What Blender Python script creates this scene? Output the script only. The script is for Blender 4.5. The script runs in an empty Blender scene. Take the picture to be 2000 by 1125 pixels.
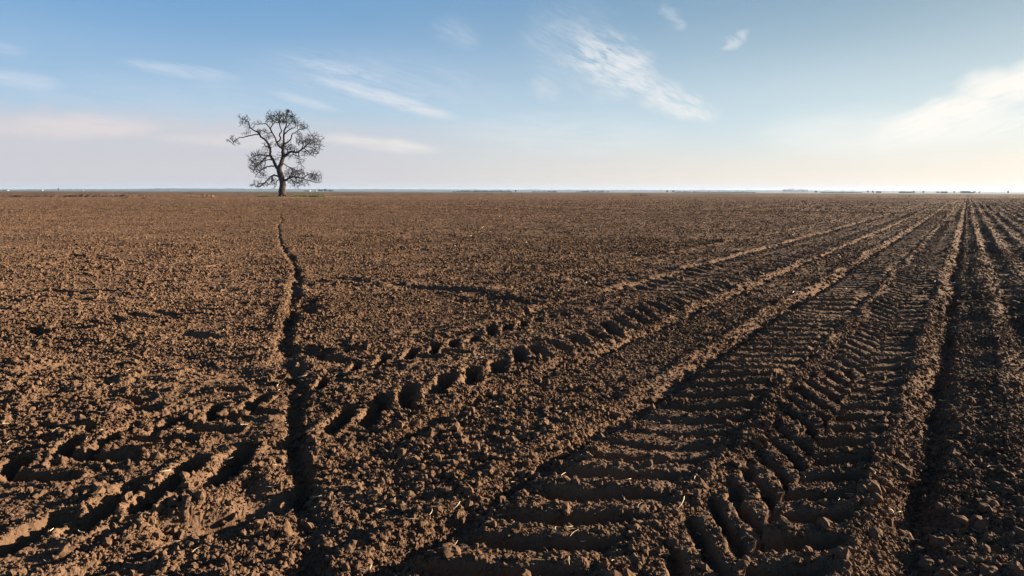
import bpy, math, random
import numpy as np

# ------------------------------------------------------------------ camera
H_CAM = 1.6
FPX = 1333.0                      # focal length in photo pixels (24 mm on 36 mm)
Y0 = 373.7                        # horizon row on the optical axis
ROLL = 0.0025
scene = bpy.context.scene
COL = scene.collection
cam_d = bpy.data.cameras.new('camera')
cam = bpy.data.objects.new('camera', cam_d)
COL.objects.link(cam)
cam_d.sensor_width = 36.0
cam_d.lens = 36.0 * FPX / 2000.0
cam_d.shift_y = -(562.5 - Y0) / 2000.0
cam_d.clip_start = 0.05
cam_d.clip_end = 30000
cam.location = (0, 0, H_CAM)
from mathutils import Matrix, Vector, Euler
cam.rotation_euler = (Matrix.Rotation(math.radians(90), 3, 'X') @ Matrix.Rotation(ROLL, 3, 'Z')).to_euler()
scene.camera = cam

# ------------------------------------------------------------------ light
SUN_AZ = math.radians(70.0)       # clockwise from the view direction (+Y)
SUN_EL = math.radians(11.3)
sun_d = bpy.data.lights.new('sun', 'SUN')
sun_d.energy = 5.0
sun_d.angle = math.radians(0.5)
sun_d.color = (1.0, 0.81, 0.61)
sun = bpy.data.objects.new('sun', sun_d)
COL.objects.link(sun)
sdir = Vector((math.sin(SUN_AZ) * math.cos(SUN_EL), math.cos(SUN_AZ) * math.cos(SUN_EL), math.sin(SUN_EL)))
sun.rotation_euler = sdir.to_track_quat('Z', 'Y').to_euler()
sun.location = (40, 20, 40)

scene.view_settings.view_transform = 'Standard'
scene.view_settings.look = 'None'
scene.view_settings.gamma = 1.0
scene.view_settings.exposure = 2.42
try:
    scene.view_settings.use_curve_mapping = False
except Exception:
    pass

# ------------------------------------------------------------------ node helper
class NT:
    def __init__(self, tree):
        self.t = tree
        self.n = tree.nodes
        self.l = tree.links
    def _set(self, sock, v):
        if isinstance(v, bpy.types.NodeSocket):
            self.l.new(v, sock)
        else:
            sock.default_value = v
    def m(self, op, a, b=0.0, c=None, clamp=False):
        nd = self.n.new('ShaderNodeMath'); nd.operation = op; nd.use_clamp = clamp
        self._set(nd.inputs[0], a); self._set(nd.inputs[1], b)
        if c is not None: self._set(nd.inputs[2], c)
        return nd.outputs[0]
    def add(self, a, b): return self.m('ADD', a, b)
    def sub(self, a, b): return self.m('SUBTRACT', a, b)
    def mul(self, a, b): return self.m('MULTIPLY', a, b)
    def vec(self, x, y, z=0.0):
        nd = self.n.new('ShaderNodeCombineXYZ')
        for s, v in zip(nd.inputs, (x, y, z)): self._set(s, v)
        return nd.outputs[0]
    def noise(self, v, scale, detail=4, rough=0.55, dist=0.0):
        nd = self.n.new('ShaderNodeTexNoise')
        self._set(nd.inputs['Vector'], v)
        nd.inputs['Scale'].default_value = scale; nd.inputs['Detail'].default_value = detail
        nd.inputs['Roughness'].default_value = rough; nd.inputs['Distortion'].default_value = dist
        return nd.outputs['Fac']
    def smooth(self, v, lo, hi, a=0.0, b=1.0):
        nd = self.n.new('ShaderNodeMapRange'); nd.interpolation_type = 'SMOOTHSTEP'
        self._set(nd.inputs['Value'], v)
        for nm, x in (('From Min', lo), ('From Max', hi), ('To Min', a), ('To Max', b)): self._set(nd.inputs[nm], x)
        return nd.outputs[0]
    def mix(self, f, a, b, mode='MIX'):
        nd = self.n.new('ShaderNodeMix'); nd.data_type = 'RGBA'; nd.blend_type = mode
        self._set(nd.inputs[0], f)
        for s, v in ((nd.inputs[6], a), (nd.inputs[7], b)):
            self._set(s, v if isinstance(v, bpy.types.NodeSocket) else (*v, 1.0))
        return nd.outputs[2]

def lin(r, g, b):
    f = lambda v: (v / 255 / 12.92) if v / 255 <= 0.04045 else ((v / 255 + 0.055) / 1.055) ** 2.4
    return (f(r), f(g), f(b))

# ------------------------------------------------------------------ sky: Nishita daylight, thin veil near the horizon, cirrus by direction
world = bpy.data.worlds.new("World")
scene.world = world
world.use_nodes = True
w = NT(world.node_tree)
w.n.clear()
out = w.n.new('ShaderNodeOutputWorld')
bg = w.n.new('ShaderNodeBackground')
w.l.new(bg.outputs[0], out.inputs['Surface'])
SKY_STRENGTH = 0.06
bg.inputs['Strength'].default_value = SKY_STRENGTH
sky = w.n.new('ShaderNodeTexSky')
sky.sky_type = 'NISHITA'
sky.sun_disc = False
sky.sun_elevation = SUN_EL
sky.sun_rotation = SUN_AZ
sky.altitude = 100
sky.air_density = 1.0
sky.dust_density = 1.2
sky.ozone_density = 2.0
EXPO = 2 ** scene.view_settings.exposure
def disp(r, g, b):                # a displayed colour, as radiance before strength and exposure
    k = 1.0 / (SKY_STRENGTH * EXPO)
    return tuple(c * k for c in lin(r, g, b))
tc = w.n.new('ShaderNodeTexCoord')
sep = w.n.new('ShaderNodeSeparateXYZ')
w.l.new(tc.outputs['Generated'], sep.inputs[0])
dx, dy, dz = sep.outputs
az = w.mul(w.m('ARCTAN2', dx, dy), 57.29578)            # degrees clockwise from +Y
el = w.mul(w.m('ARCSINE', dz), 57.29578)
SKY_VEIL = True
# wide haze veil, whitening down to the horizon, warmer towards the sun
to_sun = w.smooth(az, -35.0, 45.0)
hi_col = w.mix(to_sun, disp(106, 158, 207), disp(133, 160, 176))
mid_col = w.mix(to_sun, disp(176, 203, 226), disp(212, 226, 230))
low_col = w.mix(to_sun, disp(204, 204, 210), disp(244, 232, 217))
el_w = w.add(el, w.mul(w.sub(w.noise(w.vec(w.mul(az, 0.05), w.mul(el, 0.2)), 1.0, 3), 0.5), 2.0))
hi_col = w.mix(w.smooth(el, 17.5, 45.0), hi_col, disp(62, 100, 152))      # deeper blue overhead
grad = w.mix(w.smooth(el_w, 3.0, 17.0), mid_col, hi_col)
grad = w.mix(w.smooth(el_w, 0.3, w.smooth(az, -30.0, 35.0, 7.5, 6.0)), low_col, grad)
base = w.mix(0.94, sky.outputs[0], grad)
# fibrous cirrus texture
def fib(ang, sx, sy, seed, scale=1.0, detail=6):
    ca, sa = math.cos(math.radians(ang)), math.sin(math.radians(ang))
    p = w.add(w.mul(az, ca), w.mul(el, sa)); q = w.sub(w.mul(el, ca), w.mul(az, sa))
    big = w.noise(w.vec(w.mul(p, sx), w.mul(q, sy), seed), scale, detail, 0.62, 0.8)
    fine = w.noise(w.vec(w.mul(p, sx * 2.2), w.mul(q, sy * 4.5), seed + 3), scale, detail, 0.62, 0.5)
    return w.add(w.mul(big, 0.62), w.mul(fine, 0.38))
wob1 = w.sub(w.noise(w.vec(w.mul(az, 0.40), w.mul(el, 0.7), 4.0), 1.0, 6), 0.5)
wob2 = w.sub(w.noise(w.vec(w.mul(az, 0.40), w.mul(el, 0.7), 9.0), 1.0, 6), 0.5)
def px_dir(x, y):
    u = (x - 1000) / FPX; v = (Y0 - y) / FPX; v += ROLL * u
    return math.degrees(math.atan(u)), math.degrees(math.atan2(v, math.hypot(1, u)))
acc = None
def streak(x0, y0, x1, y1, width_px, strength, tex, lo=0.35, hi=0.75, wob=1.2, taper=1.0):
    """soft cirrus streak between two sky directions"""
    global acc
    a0, e0 = px_dir(x0, y0); a1, e1 = px_dir(x1, y1)
    ca, ce = (a0 + a1) / 2, (e0 + e1) / 2
    L = math.hypot(a1 - a0, e1 - e0) / 2
    ang = math.atan2(e1 - e0, a1 - a0)
    W = math.degrees(1.35 * width_px / FPX)
    p = w.sub(w.add(az, w.mul(wob1, wob * 2)), ca); q = w.sub(w.add(el, w.mul(wob2, wob)), ce)
    s = w.mul(w.add(w.mul(p, math.cos(ang)), w.mul(q, math.sin(ang))), 1 / L)
    t = w.mul(w.sub(w.mul(q, math.cos(ang)), w.mul(p, math.sin(ang))), 1 / W)
    r = w.add(w.m('POWER', w.m('ABSOLUTE', s), 2.5), w.m('POWER', w.m('ABSOLUTE', t), 1.6))
    fall = w.m('POWER', w.smooth(r, 1.25, 0.0), 1.4)
    d = w.mul(w.mul(fall, w.smooth(tex, lo, hi)), strength)
    acc = d if acc is None else w.sub(w.add(acc, d), w.mul(acc, d))
f_a = fib(-14, 0.25, 1.3, 1.0)
f_b = fib(-28, 0.35, 0.9, 5.0)
f_c = fib(-4, 0.18, 1.1, 8.0)
f_d = fib(18, 0.22, 0.9, 12.0)
# long feather right of the tree
streak(595, 146, 905, 234, 13, 0.85, f_a, 0.25, 0.6, 0.5)
streak(520, 178, 670, 218, 9, 0.55, f_a, 0.2, 0.7, 0.3)
streak(560, 112, 770, 158, 12, 0.45, f_a, 0.3, 0.7, 0.4)
streak(225, 118, 480, 156, 11, 0.6, f_a, 0.3, 0.65, 0.4)
streak(-60, 142, 140, 168, 13, 0.65, f_c, 0.2, 0.7, 0.4)
streak(-80, 85, 60, 102, 10, 0.45, f_c, 0.3, 0.7, 0.4)
# thin veils joining the streaks
streak(-100, 190, 620, 205, 46, 0.26, f_c, 0.30, 0.65, 1.5)
streak(420, 120, 1050, 190, 52, 0.24, f_a, 0.32, 0.66, 1.5)
streak(830, 250, 1350, 262, 40, 0.26, f_c, 0.28, 0.65, 1.4)
# plume in the upper middle
streak(1105, 70, 1290, 175, 44, 0.85, f_b, 0.36, 0.62, 1.7)
streak(1210, 150, 1410, 236, 27, 0.85, f_b, 0.34, 0.62, 1.4)
streak(1010, 40, 1250, 160, 80, 0.34, f_b, 0.3, 0.75, 1.6)
streak(1140, 196, 1240, 180, 13, 0.36, f_c, 0.3, 0.7, 0.8)
streak(1030, 160, 1100, 192, 22, 0.36, f_b, 0.3, 0.65, 0.9)
streak(840, 40, 945, 90, 26, 0.24, f_b, 0.3, 0.7, 0.9)
streak(1290, 5, 1335, 60, 16, 0.34, f_b, 0.32, 0.65, 1.6)
streak(1408, 98, 1462, 62, 13, 0.55, f_b, 0.32, 0.62, 1.6)
# low bank on the left
bank_el = w.add(el, w.mul(wob2, 2.2))
cl_bank = w.mul(w.mul(w.smooth(w.add(bank_el, w.mul(w.sub(f_c, 0.5), 1.6)), 6.3, 4.7), w.smooth(az, 5.0, -22.0)), 0.70)
streak(-80, 243, 330, 250, 19, 1.0, f_c, 0.2, 0.6, 0.9)
streak(250, 268, 640, 278, 13, 0.6, f_c, 0.2, 0.7, 0.8)
streak(600, 264, 870, 296, 13, 0.8, f_c, 0.2, 0.65, 0.7)
base = w.mix(cl_bank, base, disp(209, 206, 212))
cloud_col = w.mix(to_sun, disp(212, 222, 236), disp(250, 247, 240))
low_cloud = w.mix(w.smooth(az, -40.0, 20.0), disp(223, 215, 217), disp(255, 250, 240))
ccol = w.mix(w.smooth(el, 4.0, 8.0), low_cloud, cloud_col)
base = w.mix(acc, base, ccol)
# bright bank at the right, glowing near the sun
acc = None
streak(1690, 268, 2080, 150, 24, 1.0, f_d, 0.26, 0.54, 1.6)
streak(1860, 172, 2240, 128, 26, 1.0, f_d, 0.20, 0.48, 1.3)
streak(1640, 282, 2300, 206, 20, 0.75, f_d, 0.32, 0.62, 1.2)
streak(1800, 225, 2400, 170, 60, 0.4, f_d, 0.3, 0.7, 1.4)
streak(1450, 262, 2000, 262, 40, 0.40, f_c, 0.10, 0.6, 1.0)
base = w.mix(acc, base, disp(255, 252, 244))
w.l.new(base, bg.inputs['Color'])

# ------------------------------------------------------------------ helpers: tags, meshes, projection
def tag(o, label=None, cat=None, group=None, kind=None):
    if label: o['label'] = label
    if cat: o['category'] = cat
    if group: o['group'] = group
    if kind: o['kind'] = kind
    return o

def ground_at(x, y):
    """ground point (z = 0) seen at photo pixel x, y"""
    u = (x - 1000) / FPX; v = (Y0 - y) / FPX
    u, v = u - ROLL * v, v + ROLL * u
    t = -H_CAM / v
    return np.array((u * t, t))

def at_depth(x, y, Y):
    """world point at depth Y seen at photo pixel x, y"""
    u = (x - 1000) / FPX; v = (Y0 - y) / FPX
    u, v = u - ROLL * v, v + ROLL * u
    return np.array((u * Y, Y, H_CAM + v * Y))

def np_mesh(name, V, F, mat=None, parent=None, smooth=False, loc=None):
    """V (n,3); F (m,k) int array of equal size faces"""
    V = np.asarray(V, np.float32); F = np.asarray(F, np.int32)
    me = bpy.data.meshes.new(name)
    me.vertices.add(len(V)); me.vertices.foreach_set('co', V.ravel())
    k = F.shape[1]
    me.loops.add(F.size); me.loops.foreach_set('vertex_index', F.ravel())
    me.polygons.add(len(F))
    me.polygons.foreach_set('loop_start', np.arange(0, F.size, k, dtype=np.int32))
    me.polygons.foreach_set('use_smooth', np.full(len(F), smooth, bool))
    me.update(calc_edges=True)
    o = bpy.data.objects.new(name, me)
    COL.objects.link(o)
    if mat: me.materials.append(mat)
    if parent: o.parent = parent
    if loc is not None: o.location = loc
    return o

def empty(name, loc):
    o = bpy.data.objects.new(name, None); COL.objects.link(o)
    o.location = loc; o.empty_display_size = 0.2
    return o

class MB:
    """collects tubes, boxes and quads into one quad mesh"""
    def __init__(self): self.V = []; self.F = []; self.n = 0
    def put(self, V, F):
        V = np.asarray(V, float); F = np.asarray(F, int)
        self.V.append(V); self.F.append(F + self.n); self.n += len(V)
    def tube(self, P, R, sides=6, cap=True):
        P = np.asarray(P, float); n = len(P)
        T = np.gradient(P, axis=0); T /= np.linalg.norm(T, axis=1)[:, None] + 1e-12
        ref = np.array((0.3, 0.9, 0.1)) if abs(T[:, 1]).mean() < 0.8 else np.array((1.0, 0.1, 0.2))
        A = np.cross(T, ref); A /= np.linalg.norm(A, axis=1)[:, None] + 1e-12
        B = np.cross(T, A)
        ph = np.arange(sides) * 2 * math.pi / sides
        ring = A[:, None, :] * np.cos(ph)[None, :, None] + B[:, None, :] * np.sin(ph)[None, :, None]
        R = np.broadcast_to(np.asarray(R, float), (n,))
        V = (P[:, None, :] + ring * R[:, None, None]).reshape(-1, 3)
        i = np.arange(n - 1)[:, None] * sides; j = np.arange(sides)[None, :]; j2 = (j + 1) % sides
        F = np.stack([i + j, i + j2, i + sides + j2, i + sides + j], -1).reshape(-1, 4)
        if cap and sides >= 4:
            b = (n - 1) * sides
            F = np.vstack([F] + [np.array([[b, b + k, b + k + 1, b + min(k + 2, sides - 1)]]) for k in range(1, sides - 2, 2)])
        self.put(V, F)
    def box(self, c, s, rz=0.0):
        c = np.asarray(c, float); s = np.asarray(s, float) / 2
        V = np.array([(x, y, z) for z in (-1, 1) for y in (-1, 1) for x in (-1, 1)], float) * s
        ca, sa = math.cos(rz), math.sin(rz)
        V = np.stack([V[:, 0] * ca - V[:, 1] * sa, V[:, 0] * sa + V[:, 1] * ca, V[:, 2]], 1) + c
        self.put(V, [(0, 2, 3, 1), (4, 5, 7, 6), (0, 1, 5, 4), (2, 6, 7, 3), (0, 4, 6, 2), (1, 3, 7, 5)])
    def build(self, name, mat, parent=None, smooth=False):
        return np_mesh(name, np.vstack(self.V), np.vstack(self.F), mat, parent, smooth)

def principled(name, rough=0.9, spec=0.2):
    m = bpy.data.materials.new(name); m.use_nodes = True
    t = NT(m.node_tree)
    b = m.node_tree.nodes['Principled BSDF']
    b.inputs['Roughness'].default_value = rough
    b.inputs['Specular IOR Level'].default_value = spec
    return m, t, b

def simple_mat(name, c0, c1, scale=3.0, rough=0.9, spec=0.2, bump=0.0, bdist=0.02):
    m, t, b = principled(name, rough, spec)
    tcn = t.n.new('ShaderNodeTexCoord')
    n = t.noise(tcn.outputs['Object'], scale, 6, 0.6)
    t.l.new(t.mix(t.smooth(n, 0.3, 0.7), c0, c1), b.inputs['Base Color'])
    if bump:
        bn = t.n.new('ShaderNodeBump'); bn.inputs['Strength'].default_value = bump; bn.inputs['Distance'].default_value = bdist
        t.l.new(n, bn.inputs['Height']); t.l.new(bn.outputs[0], b.inputs['Normal'])
    return m

# ------------------------------------------------------------------ terrain
rng = np.random.default_rng(7)
NTAB = [rng.random((512, 512)).astype(np.float32) * 2 - 1 for _ in range(4)]
CTAB = [rng.random((4, 512, 512)).astype(np.float32) for _ in range(3)]
f32 = np.float32

def vnoise(x, y, k=0):
    T = NTAB[k % 4]
    xf = np.floor(x); yf = np.floor(y)
    ix = xf.astype(np.int32) & 511; iy = yf.astype(np.int32) & 511
    fx = (x - xf).astype(f32); fy = (y - yf).astype(f32)
    fx = fx * fx * (3 - 2 * fx); fy = fy * fy * (3 - 2 * fy)
    ix1 = (ix + 1) & 511; iy1 = (iy + 1) & 511
    a = T[iy, ix]; b = T[iy, ix1]; c = T[iy1, ix]; d = T[iy1, ix1]
    a = a + (b - a) * fx; c = c + (d - c) * fx
    return a + (c - a) * fy

def rot(x, y, ang):
    ca, sa = f32(math.cos(ang)), f32(math.sin(ang))
    return x * ca - y * sa, x * sa + y * ca

def clods(x, y, g, k, fill, ang, hk=0.62):
    """field of lumps, cell size g; returns height"""
    T = CTAB[k % 3]
    x, y = rot(x, y, ang)
    x = x / f32(g) + 31.7 * (k + 1); y = y / f32(g) + 17.3 * (k + 1)
    h = np.zeros_like(x)
    bx = np.floor(x - 0.5); by = np.floor(y - 0.5)
    for j in (0, 1):
        for i in (0, 1):
            cx = bx + i; cy = by + j
            ix = cx.astype(np.int32) & 511; iy = cy.astype(np.int32) & 511
            r1 = T[0, iy, ix]; r2 = T[1, iy, ix]; r3 = T[2, iy, ix]; r4 = T[3, iy, ix]
            R = 0.22 + 0.45 * r3 * r3
            ddx = x - (cx + 0.5 + (r1 - 0.5) * 0.6); ddy = y - (cy + 0.5 + (r2 - 0.5) * 0.6)
            e = 0.6 * (r4 - 0.5)
            q = 1 - (ddx * ddx * (1 + e) + ddy * ddy * (1 - e) + 0.5 * e * ddx * ddy) / (R * R)
            q = np.maximum(q, 0) ** 0.6 * R * ((r4 * 7.13) % 1 < fill)
            h = np.maximum(h, q)
    return h * f32(g * hk)

A_TR = math.atan((1890 - 1000) / FPX)
US, UC = f32(math.sin(A_TR)), f32(math.cos(A_TR))
def g1(c, c0, wd): return np.exp(-((c - c0) / wd) ** 2)
def sstep(x, a, b):
    t = np.clip((x - a) / (b - a), 0, 1); return t * t * (3 - 2 * t)
def band(c, a, b, e=0.05): return sstep(c, a - e, a + e) * (1 - sstep(c, b - e, b + e))

PATH_PX = [(600, 1180), (600, 1125), (594, 1060), (588, 1000), (590, 950), (584, 900), (577, 850), (573, 800), (576, 755), (570, 710), (562, 685),
           (564, 650), (570, 610), (576, 570), (581, 532), (573, 510), (561, 493), (549, 479), (545, 462), (547, 440), (549, 425), (547, 412), (552, 400), (551, 393)]
PATH = np.array([ground_at(*p) for p in PATH_PX])
SHADOW_RIDGE = np.array([ground_at(*p) for p in [(-200, 385.6), (0, 385.0), (130, 384.9), (250, 384.9), (416, 384.4)]])  # course of the added ridge that stands in for the oak's shadow line
XT1 = np.array([ground_at(*p) for p in [(585, 548), (640, 546), (720, 553), (770, 552)]])
XT2 = np.array([ground_at(*p) for p in [(780, 556), (850, 562), (930, 574), (985, 586)]])
XT3 = np.array([ground_at(*p) for p in [(600, 612), (606, 585)]])

def polydist(x, y, P, chunk_mask=None):
    d = np.full(x.shape, 1e9, f32); sgn = np.zeros(x.shape, f32)
    for (x0, y0), (x1, y1) in zip(P[:-1], P[1:]):
        ex, ey = x1 - x0, y1 - y0; L2 = ex * ex + ey * ey
        t = np.clip(((x - x0) * ex + (y - y0) * ey) / L2, 0, 1)
        qx = x - (x0 + t * ex); qy = y - (y0 + t * ey)
        dd = np.sqrt(qx * qx + qy * qy)
        side = np.sign(ex * qy - ey * qx)       # + = left of travel
        upd = dd < d
        d = np.where(upd, dd, d).astype(f32); sgn = np.where(upd, side, sgn).astype(f32)
    return d, sgn

def slot(cc, ss, azdeg, ln, wd):
    """elongated hollow centred at 0 in (c, s) coordinates; axis azimuth in world degrees"""
    th = math.radians(azdeg) - A_TR            # angle from the track direction towards +c
    al = ss * math.cos(th) + cc * math.sin(th); ac = cc * math.cos(th) - ss * math.sin(th)
    return np.exp(-np.abs(al / ln) ** 4 - np.abs(ac / wd) ** 2.6)

def chevrons(c, s, c0, half, pitch, amp, la, ra, sharp=1.0, vr=None, off=0.5):
    """pressed tread bars: left and right half lugs; returns height"""
    n = vr if vr is not None else 0
    cl = c - c0
    phl = (s + cl * la) / pitch + n
    phr = (s - cl * ra) / pitch + off + n
    wl = np.cos(2 * math.pi * phl); wr = np.cos(2 * math.pi * phr)
    wv = np.where(cl < 0, wl, wr)
    wv = np.tanh(2.3 * (wv + 0.30)) if sharp < 0.6 else np.sign(wv) * np.abs(wv) ** sharp
    return amp * wv * band(c, c0 - half, c0 + half, 0.05)

TREE_XY = ground_at(552, 385.3)
_H = []
def hollows(hw, dpt, *segs):
    for a in segs:
        p, q = ground_at(a[0], a[1]), ground_at(a[2], a[3]); _H.append((p[0], p[1], q[0], q[1], hw, dpt))
# right hand row of deep lug hollows
hollows(0.060, 0.12, (0, 1084, 114, 1024), (144, 1048, 270, 958), (279, 1003, 388, 910), (415, 955, 487, 886))
hollows(0.058, 0.105, (640, 850, 684, 810), (716, 836, 752, 784), (802, 804, 805, 766), (860, 776, 868, 746), (913, 757, 920, 730), (972, 734, 974, 712), (1014, 714, 1014, 692))
hollows(0.066, 0.10, (1046, 686, 1066, 704), (1080, 674, 1104, 688), (1116, 661, 1142, 679), (1148, 650, 1178, 665), (1178, 635, 1208, 658), (1200, 626, 1236, 645), (1224, 616, 1262, 634), (1246, 605, 1276, 622), (1272, 596, 1300, 611),
        (1307, 588, 1338, 599), (1327, 580, 1361, 589), (1353, 568, 1384, 580), (1373, 561, 1404, 571), (1395, 552, 1427, 562), (1418, 543, 1447, 551), (1444, 533, 1479, 541))
# left hand row of short square hollows
hollows(0.046, 0.10, (102, 916, 156, 871), (195, 892, 267, 841), (303, 859, 355, 826), (403, 832, 430, 802), (475, 811, 511, 784), (0, 936, 40, 906), (624, 770, 634, 752), (690, 738, 698, 720), (744, 722, 750, 704), (796, 710, 800, 692), (842, 698, 844, 682), (882, 686, 884, 674), (920, 676, 924, 664),
        (960, 660, 960, 643), (990, 652, 994, 642), (1022, 644, 1024, 634), (1053, 634, 1052, 624), (1078, 624, 1076, 618), (1102, 616, 1108, 620), (1128, 610, 1134, 613), (1172, 592, 1176, 595), (1190, 584, 1200, 587), (1212, 580, 1220, 585))
# cross bars between the two rows
hollows(0.050, 0.095, (24, 943, 138, 943), (147, 904, 255, 907), (258, 874, 361, 871), (376, 850, 451, 850), (448, 820, 520, 820), (710, 748, 738, 744), (770, 720, 788, 720), (816, 706, 856, 704), (868, 694, 906, 696), (944, 672, 986, 668), (976, 660, 1010, 658), (1044, 672, 1066, 673), (1120, 618, 1152, 618), (1160, 608, 1190, 607))
# thin pressed edges of the shallow prints to the left
hollows(0.046, 0.075, (620, 704, 690, 704), (668, 686, 730, 694), (704, 674, 778, 681), (784, 654, 848, 667), (820, 646, 880, 658), (960, 608, 1012, 617), (1014, 602, 1040, 612), (255, 793, 300, 796), (90, 823, 180, 833), (195, 775, 285, 775), (0, 859, 90, 859), (394, 758, 469, 761), (180, 772, 270, 777))
hollows(0.062, 0.085, (69, 649, 90, 656), (123, 643, 156, 647), (174, 632, 207, 638), (222, 624, 240, 629), (258, 616, 294, 623), (303, 611, 340, 618), (343, 606, 385, 611), (388, 604, 421, 608), (463, 592, 505, 596))
hollows(0.075, 0.085, (12, 579, 96, 581), (111, 567, 168, 574), (168, 564, 228, 569), (252, 560, 300, 557), (300, 552, 361, 549), (376, 542, 430, 540), (430, 541, 487, 538), (135, 498, 210, 507), (210, 506, 288, 510), (309, 519, 376, 517), (406, 521, 436, 516), (150, 533, 258, 524))
hollows(0.11, 0.05, (60, 720, 120, 707), (361, 650, 415, 656), (360, 1026, 436, 1018), (436, 1018, 517, 1000), (493, 968, 552, 970))
HOLLOWS = _H

def terrain(x, y, sp, macro_only=False):
    """height of the ploughed field; sp = local sampling distance"""
    x = x.astype(f32); y = y.astype(f32); sp = np.broadcast_to(np.asarray(sp, f32), x.shape)
    d = np.sqrt(x * x + y * y)
    s = x * US + y * UC
    c = x * UC - y * US
    n1 = vnoise(x * 0.9, y * 0.9, 0); n2 = vnoise(x * 2.3 + 9, y * 2.3, 1); n3 = vnoise(x * 6.1, y * 6.1 + 3, 2)
    n4 = vnoise(x * 14.0, y * 14.0 + 3, 3)
    cw = c + 0.03 * n1 + 0.028 * n2 + 0.02 * n3 + 0.008 * n4
    sw = s + 0.03 * n2 + 0.022 * n3 + 0.008 * n4
    far_keep = 1 - sstep(d, 150, 500)
    vary = 0.75 + 0.5 * (0.5 + 0.5 * vnoise(x * 0.35 + 4, y * 0.35, 1))
    h = np.zeros_like(x)
    flat = np.zeros_like(x)                         # 1 = pressed smooth
    # slow swell of the field
    h += 0.05 * vnoise(x * 0.055, y * 0.055, 2) * sstep(d, 6, 30) * far_keep
    h += 0.016 * n1 * (0.4 + 0.6 * sstep(d, 2, 8)) + 0.008 * n2
    # gentle step across the far tracks (about 70 m out)
    h += 0.16 * sstep(y + 0.12 * x, 66, 78) * (1 - sstep(y, 110, 260)) * sstep(x, 8, 30)
    # ---- harrow rows to the right of the tracks
    right = sstep(c, -0.1, 0.15)
    per = 0.58
    ph = (cw - 0.52) / per
    rowv = 0.7 + 0.5 * vnoise(np.floor(ph + 0.5) * 3.1, s * 0.12, 3)
    rown = np.cos(2 * math.pi * ph)
    h += right * far_keep * (-0.072 * rowv * np.sign(rown) * np.abs(rown) ** 0.8) * (0.35 + 0.65 * sstep(s, 4, 11)) * (0.7 + 0.6 * n2)
    # ---- furrow and ridge pairs
    for c0, wd, a in ((-0.19, 0.075, -0.088), (-0.40, 0.065, 0.050), (-1.20, 0.065, 0.036), (-2.03, 0.075, -0.070), (-2.23, 0.055, 0.034),
                      (-3.03, 0.055, -0.055), (-3.19, 0.05, 0.026), (-4.80, 0.055, -0.055), (-4.98, 0.09, 0.038), (-6.3, 0.08, -0.02), (-6.5, 0.09, 0.02)):
        h += a * g1(cw, c0, wd) * vary * (0.85 + 0.35 * n2) * far_keep
    # faint further furrows out to the left, seen only near the vanishing point
    hl = -0.03 * np.maximum(0, np.cos(2 * math.pi * (cw + 1.2) / 3.1)) ** 6
    h += hl * sstep(d, 40, 80) * far_keep * (1 - right) * sstep(x, 5, 25)
    # ---- tyre tracks with tread bars
    for c0, half, pitch, amp, la, ra, sink, off in ((-0.77, 0.31, 0.285, 0.050, 1.5, 0.70, 0.016, 0.5), (-1.60, 0.30, 0.30, 0.052, -0.35, 0.70, 0.006, 0.0)):
        bnd = band(cw, c0 - half, c0 + half, 0.04)
        am = amp * (0.75 + 0.5 * n1) * (1 - 0.25 * sstep(s, 25, 60))
        h += chevrons(cw, sw, c0, half, pitch, 1.0, la, ra, 0.45, off=off) * am * np.where(cw > c0, 1.15, 1.0) - sink * bnd
        flat = np.maximum(flat, 0.92 * bnd)
    # big lugged track: hollows as they lie in the field near by, the same pattern carried on beyond
    P3 = 0.40
    k = np.floor(sw / P3); sl = sw - (k + 0.5) * P3
    bnd = band(cw, -4.68, -3.30, 0.06)
    flat = np.maximum(flat, 0.62 * bnd)
    flat = np.maximum(flat, 0.55 * band(cw, -5.5, -4.8, 0.1))
    jit = vnoise(k * 1.7 + 3, np.zeros_like(k), 1)
    dep = (0.75 + 0.4 * jit) * (1 - 0.5 * sstep(s, 18, 40))
    on_r = sstep(s, 13.2, 13.8); on_l = sstep(s, 9.4, 10.0)
    cr = cw + 3.53 + 0.05 * jit
    hole = np.zeros_like(x)
    if float(s.max()) > 9:
        for dk in (-1, 0, 1):
            sl2 = sl - dk * P3
            hole = np.maximum(hole, on_r * slot(cr, sl2, -25, 0.24, 0.085))
            hole = np.maximum(hole, on_l * 0.6 * slot(cw + 4.08, sl2 + 0.10, 88, 0.20, 0.062))
            hole = np.maximum(hole, on_l * 0.8 * slot(cw + 4.50 - 0.04 * jit, sl2 + 0.02, -10, 0.20, 0.075))
    h += -0.12 * hole * dep + 0.022 * bnd * (1 - np.minimum(hole, 1))
    flat = np.maximum(flat, 0.9 * np.clip(hole, 0, 1))
    dmin_, dmax_ = float(d.min()), float(d.max())
    hx_, hy_ = x + 0.030 * n2 + 0.022 * n3 + 0.010 * n4, y + 0.028 * n2 + 0.02 * n3
    for (ax, ay, bx, by, hw, dpt) in HOLLOWS:
        lo_d = min(math.hypot(ax, ay), math.hypot(bx, by)) - 0.6; hi_d = max(math.hypot(ax, ay), math.hypot(bx, by)) + 0.6
        if hi_d < dmin_ or lo_d > dmax_: continue
        pad = 2.6 * hw
        m = (x > min(ax, bx) - pad) & (x < max(ax, bx) + pad) & (y > min(ay, by) - pad) & (y < max(ay, by) + pad)
        if not m.any(): continue
        X_, Y_ = hx_[m], hy_[m]
        ex, ey = bx - ax, by - ay; L2 = ex * ex + ey * ey + 1e-6
        t = np.clip(((X_ - ax) * ex + (Y_ - ay) * ey) / L2, 0, 1)
        q = np.sqrt((X_ - ax - t * ex) ** 2 + (Y_ - ay - t * ey) ** 2) / hw
        pr = np.exp(-q ** 3.2)
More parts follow.
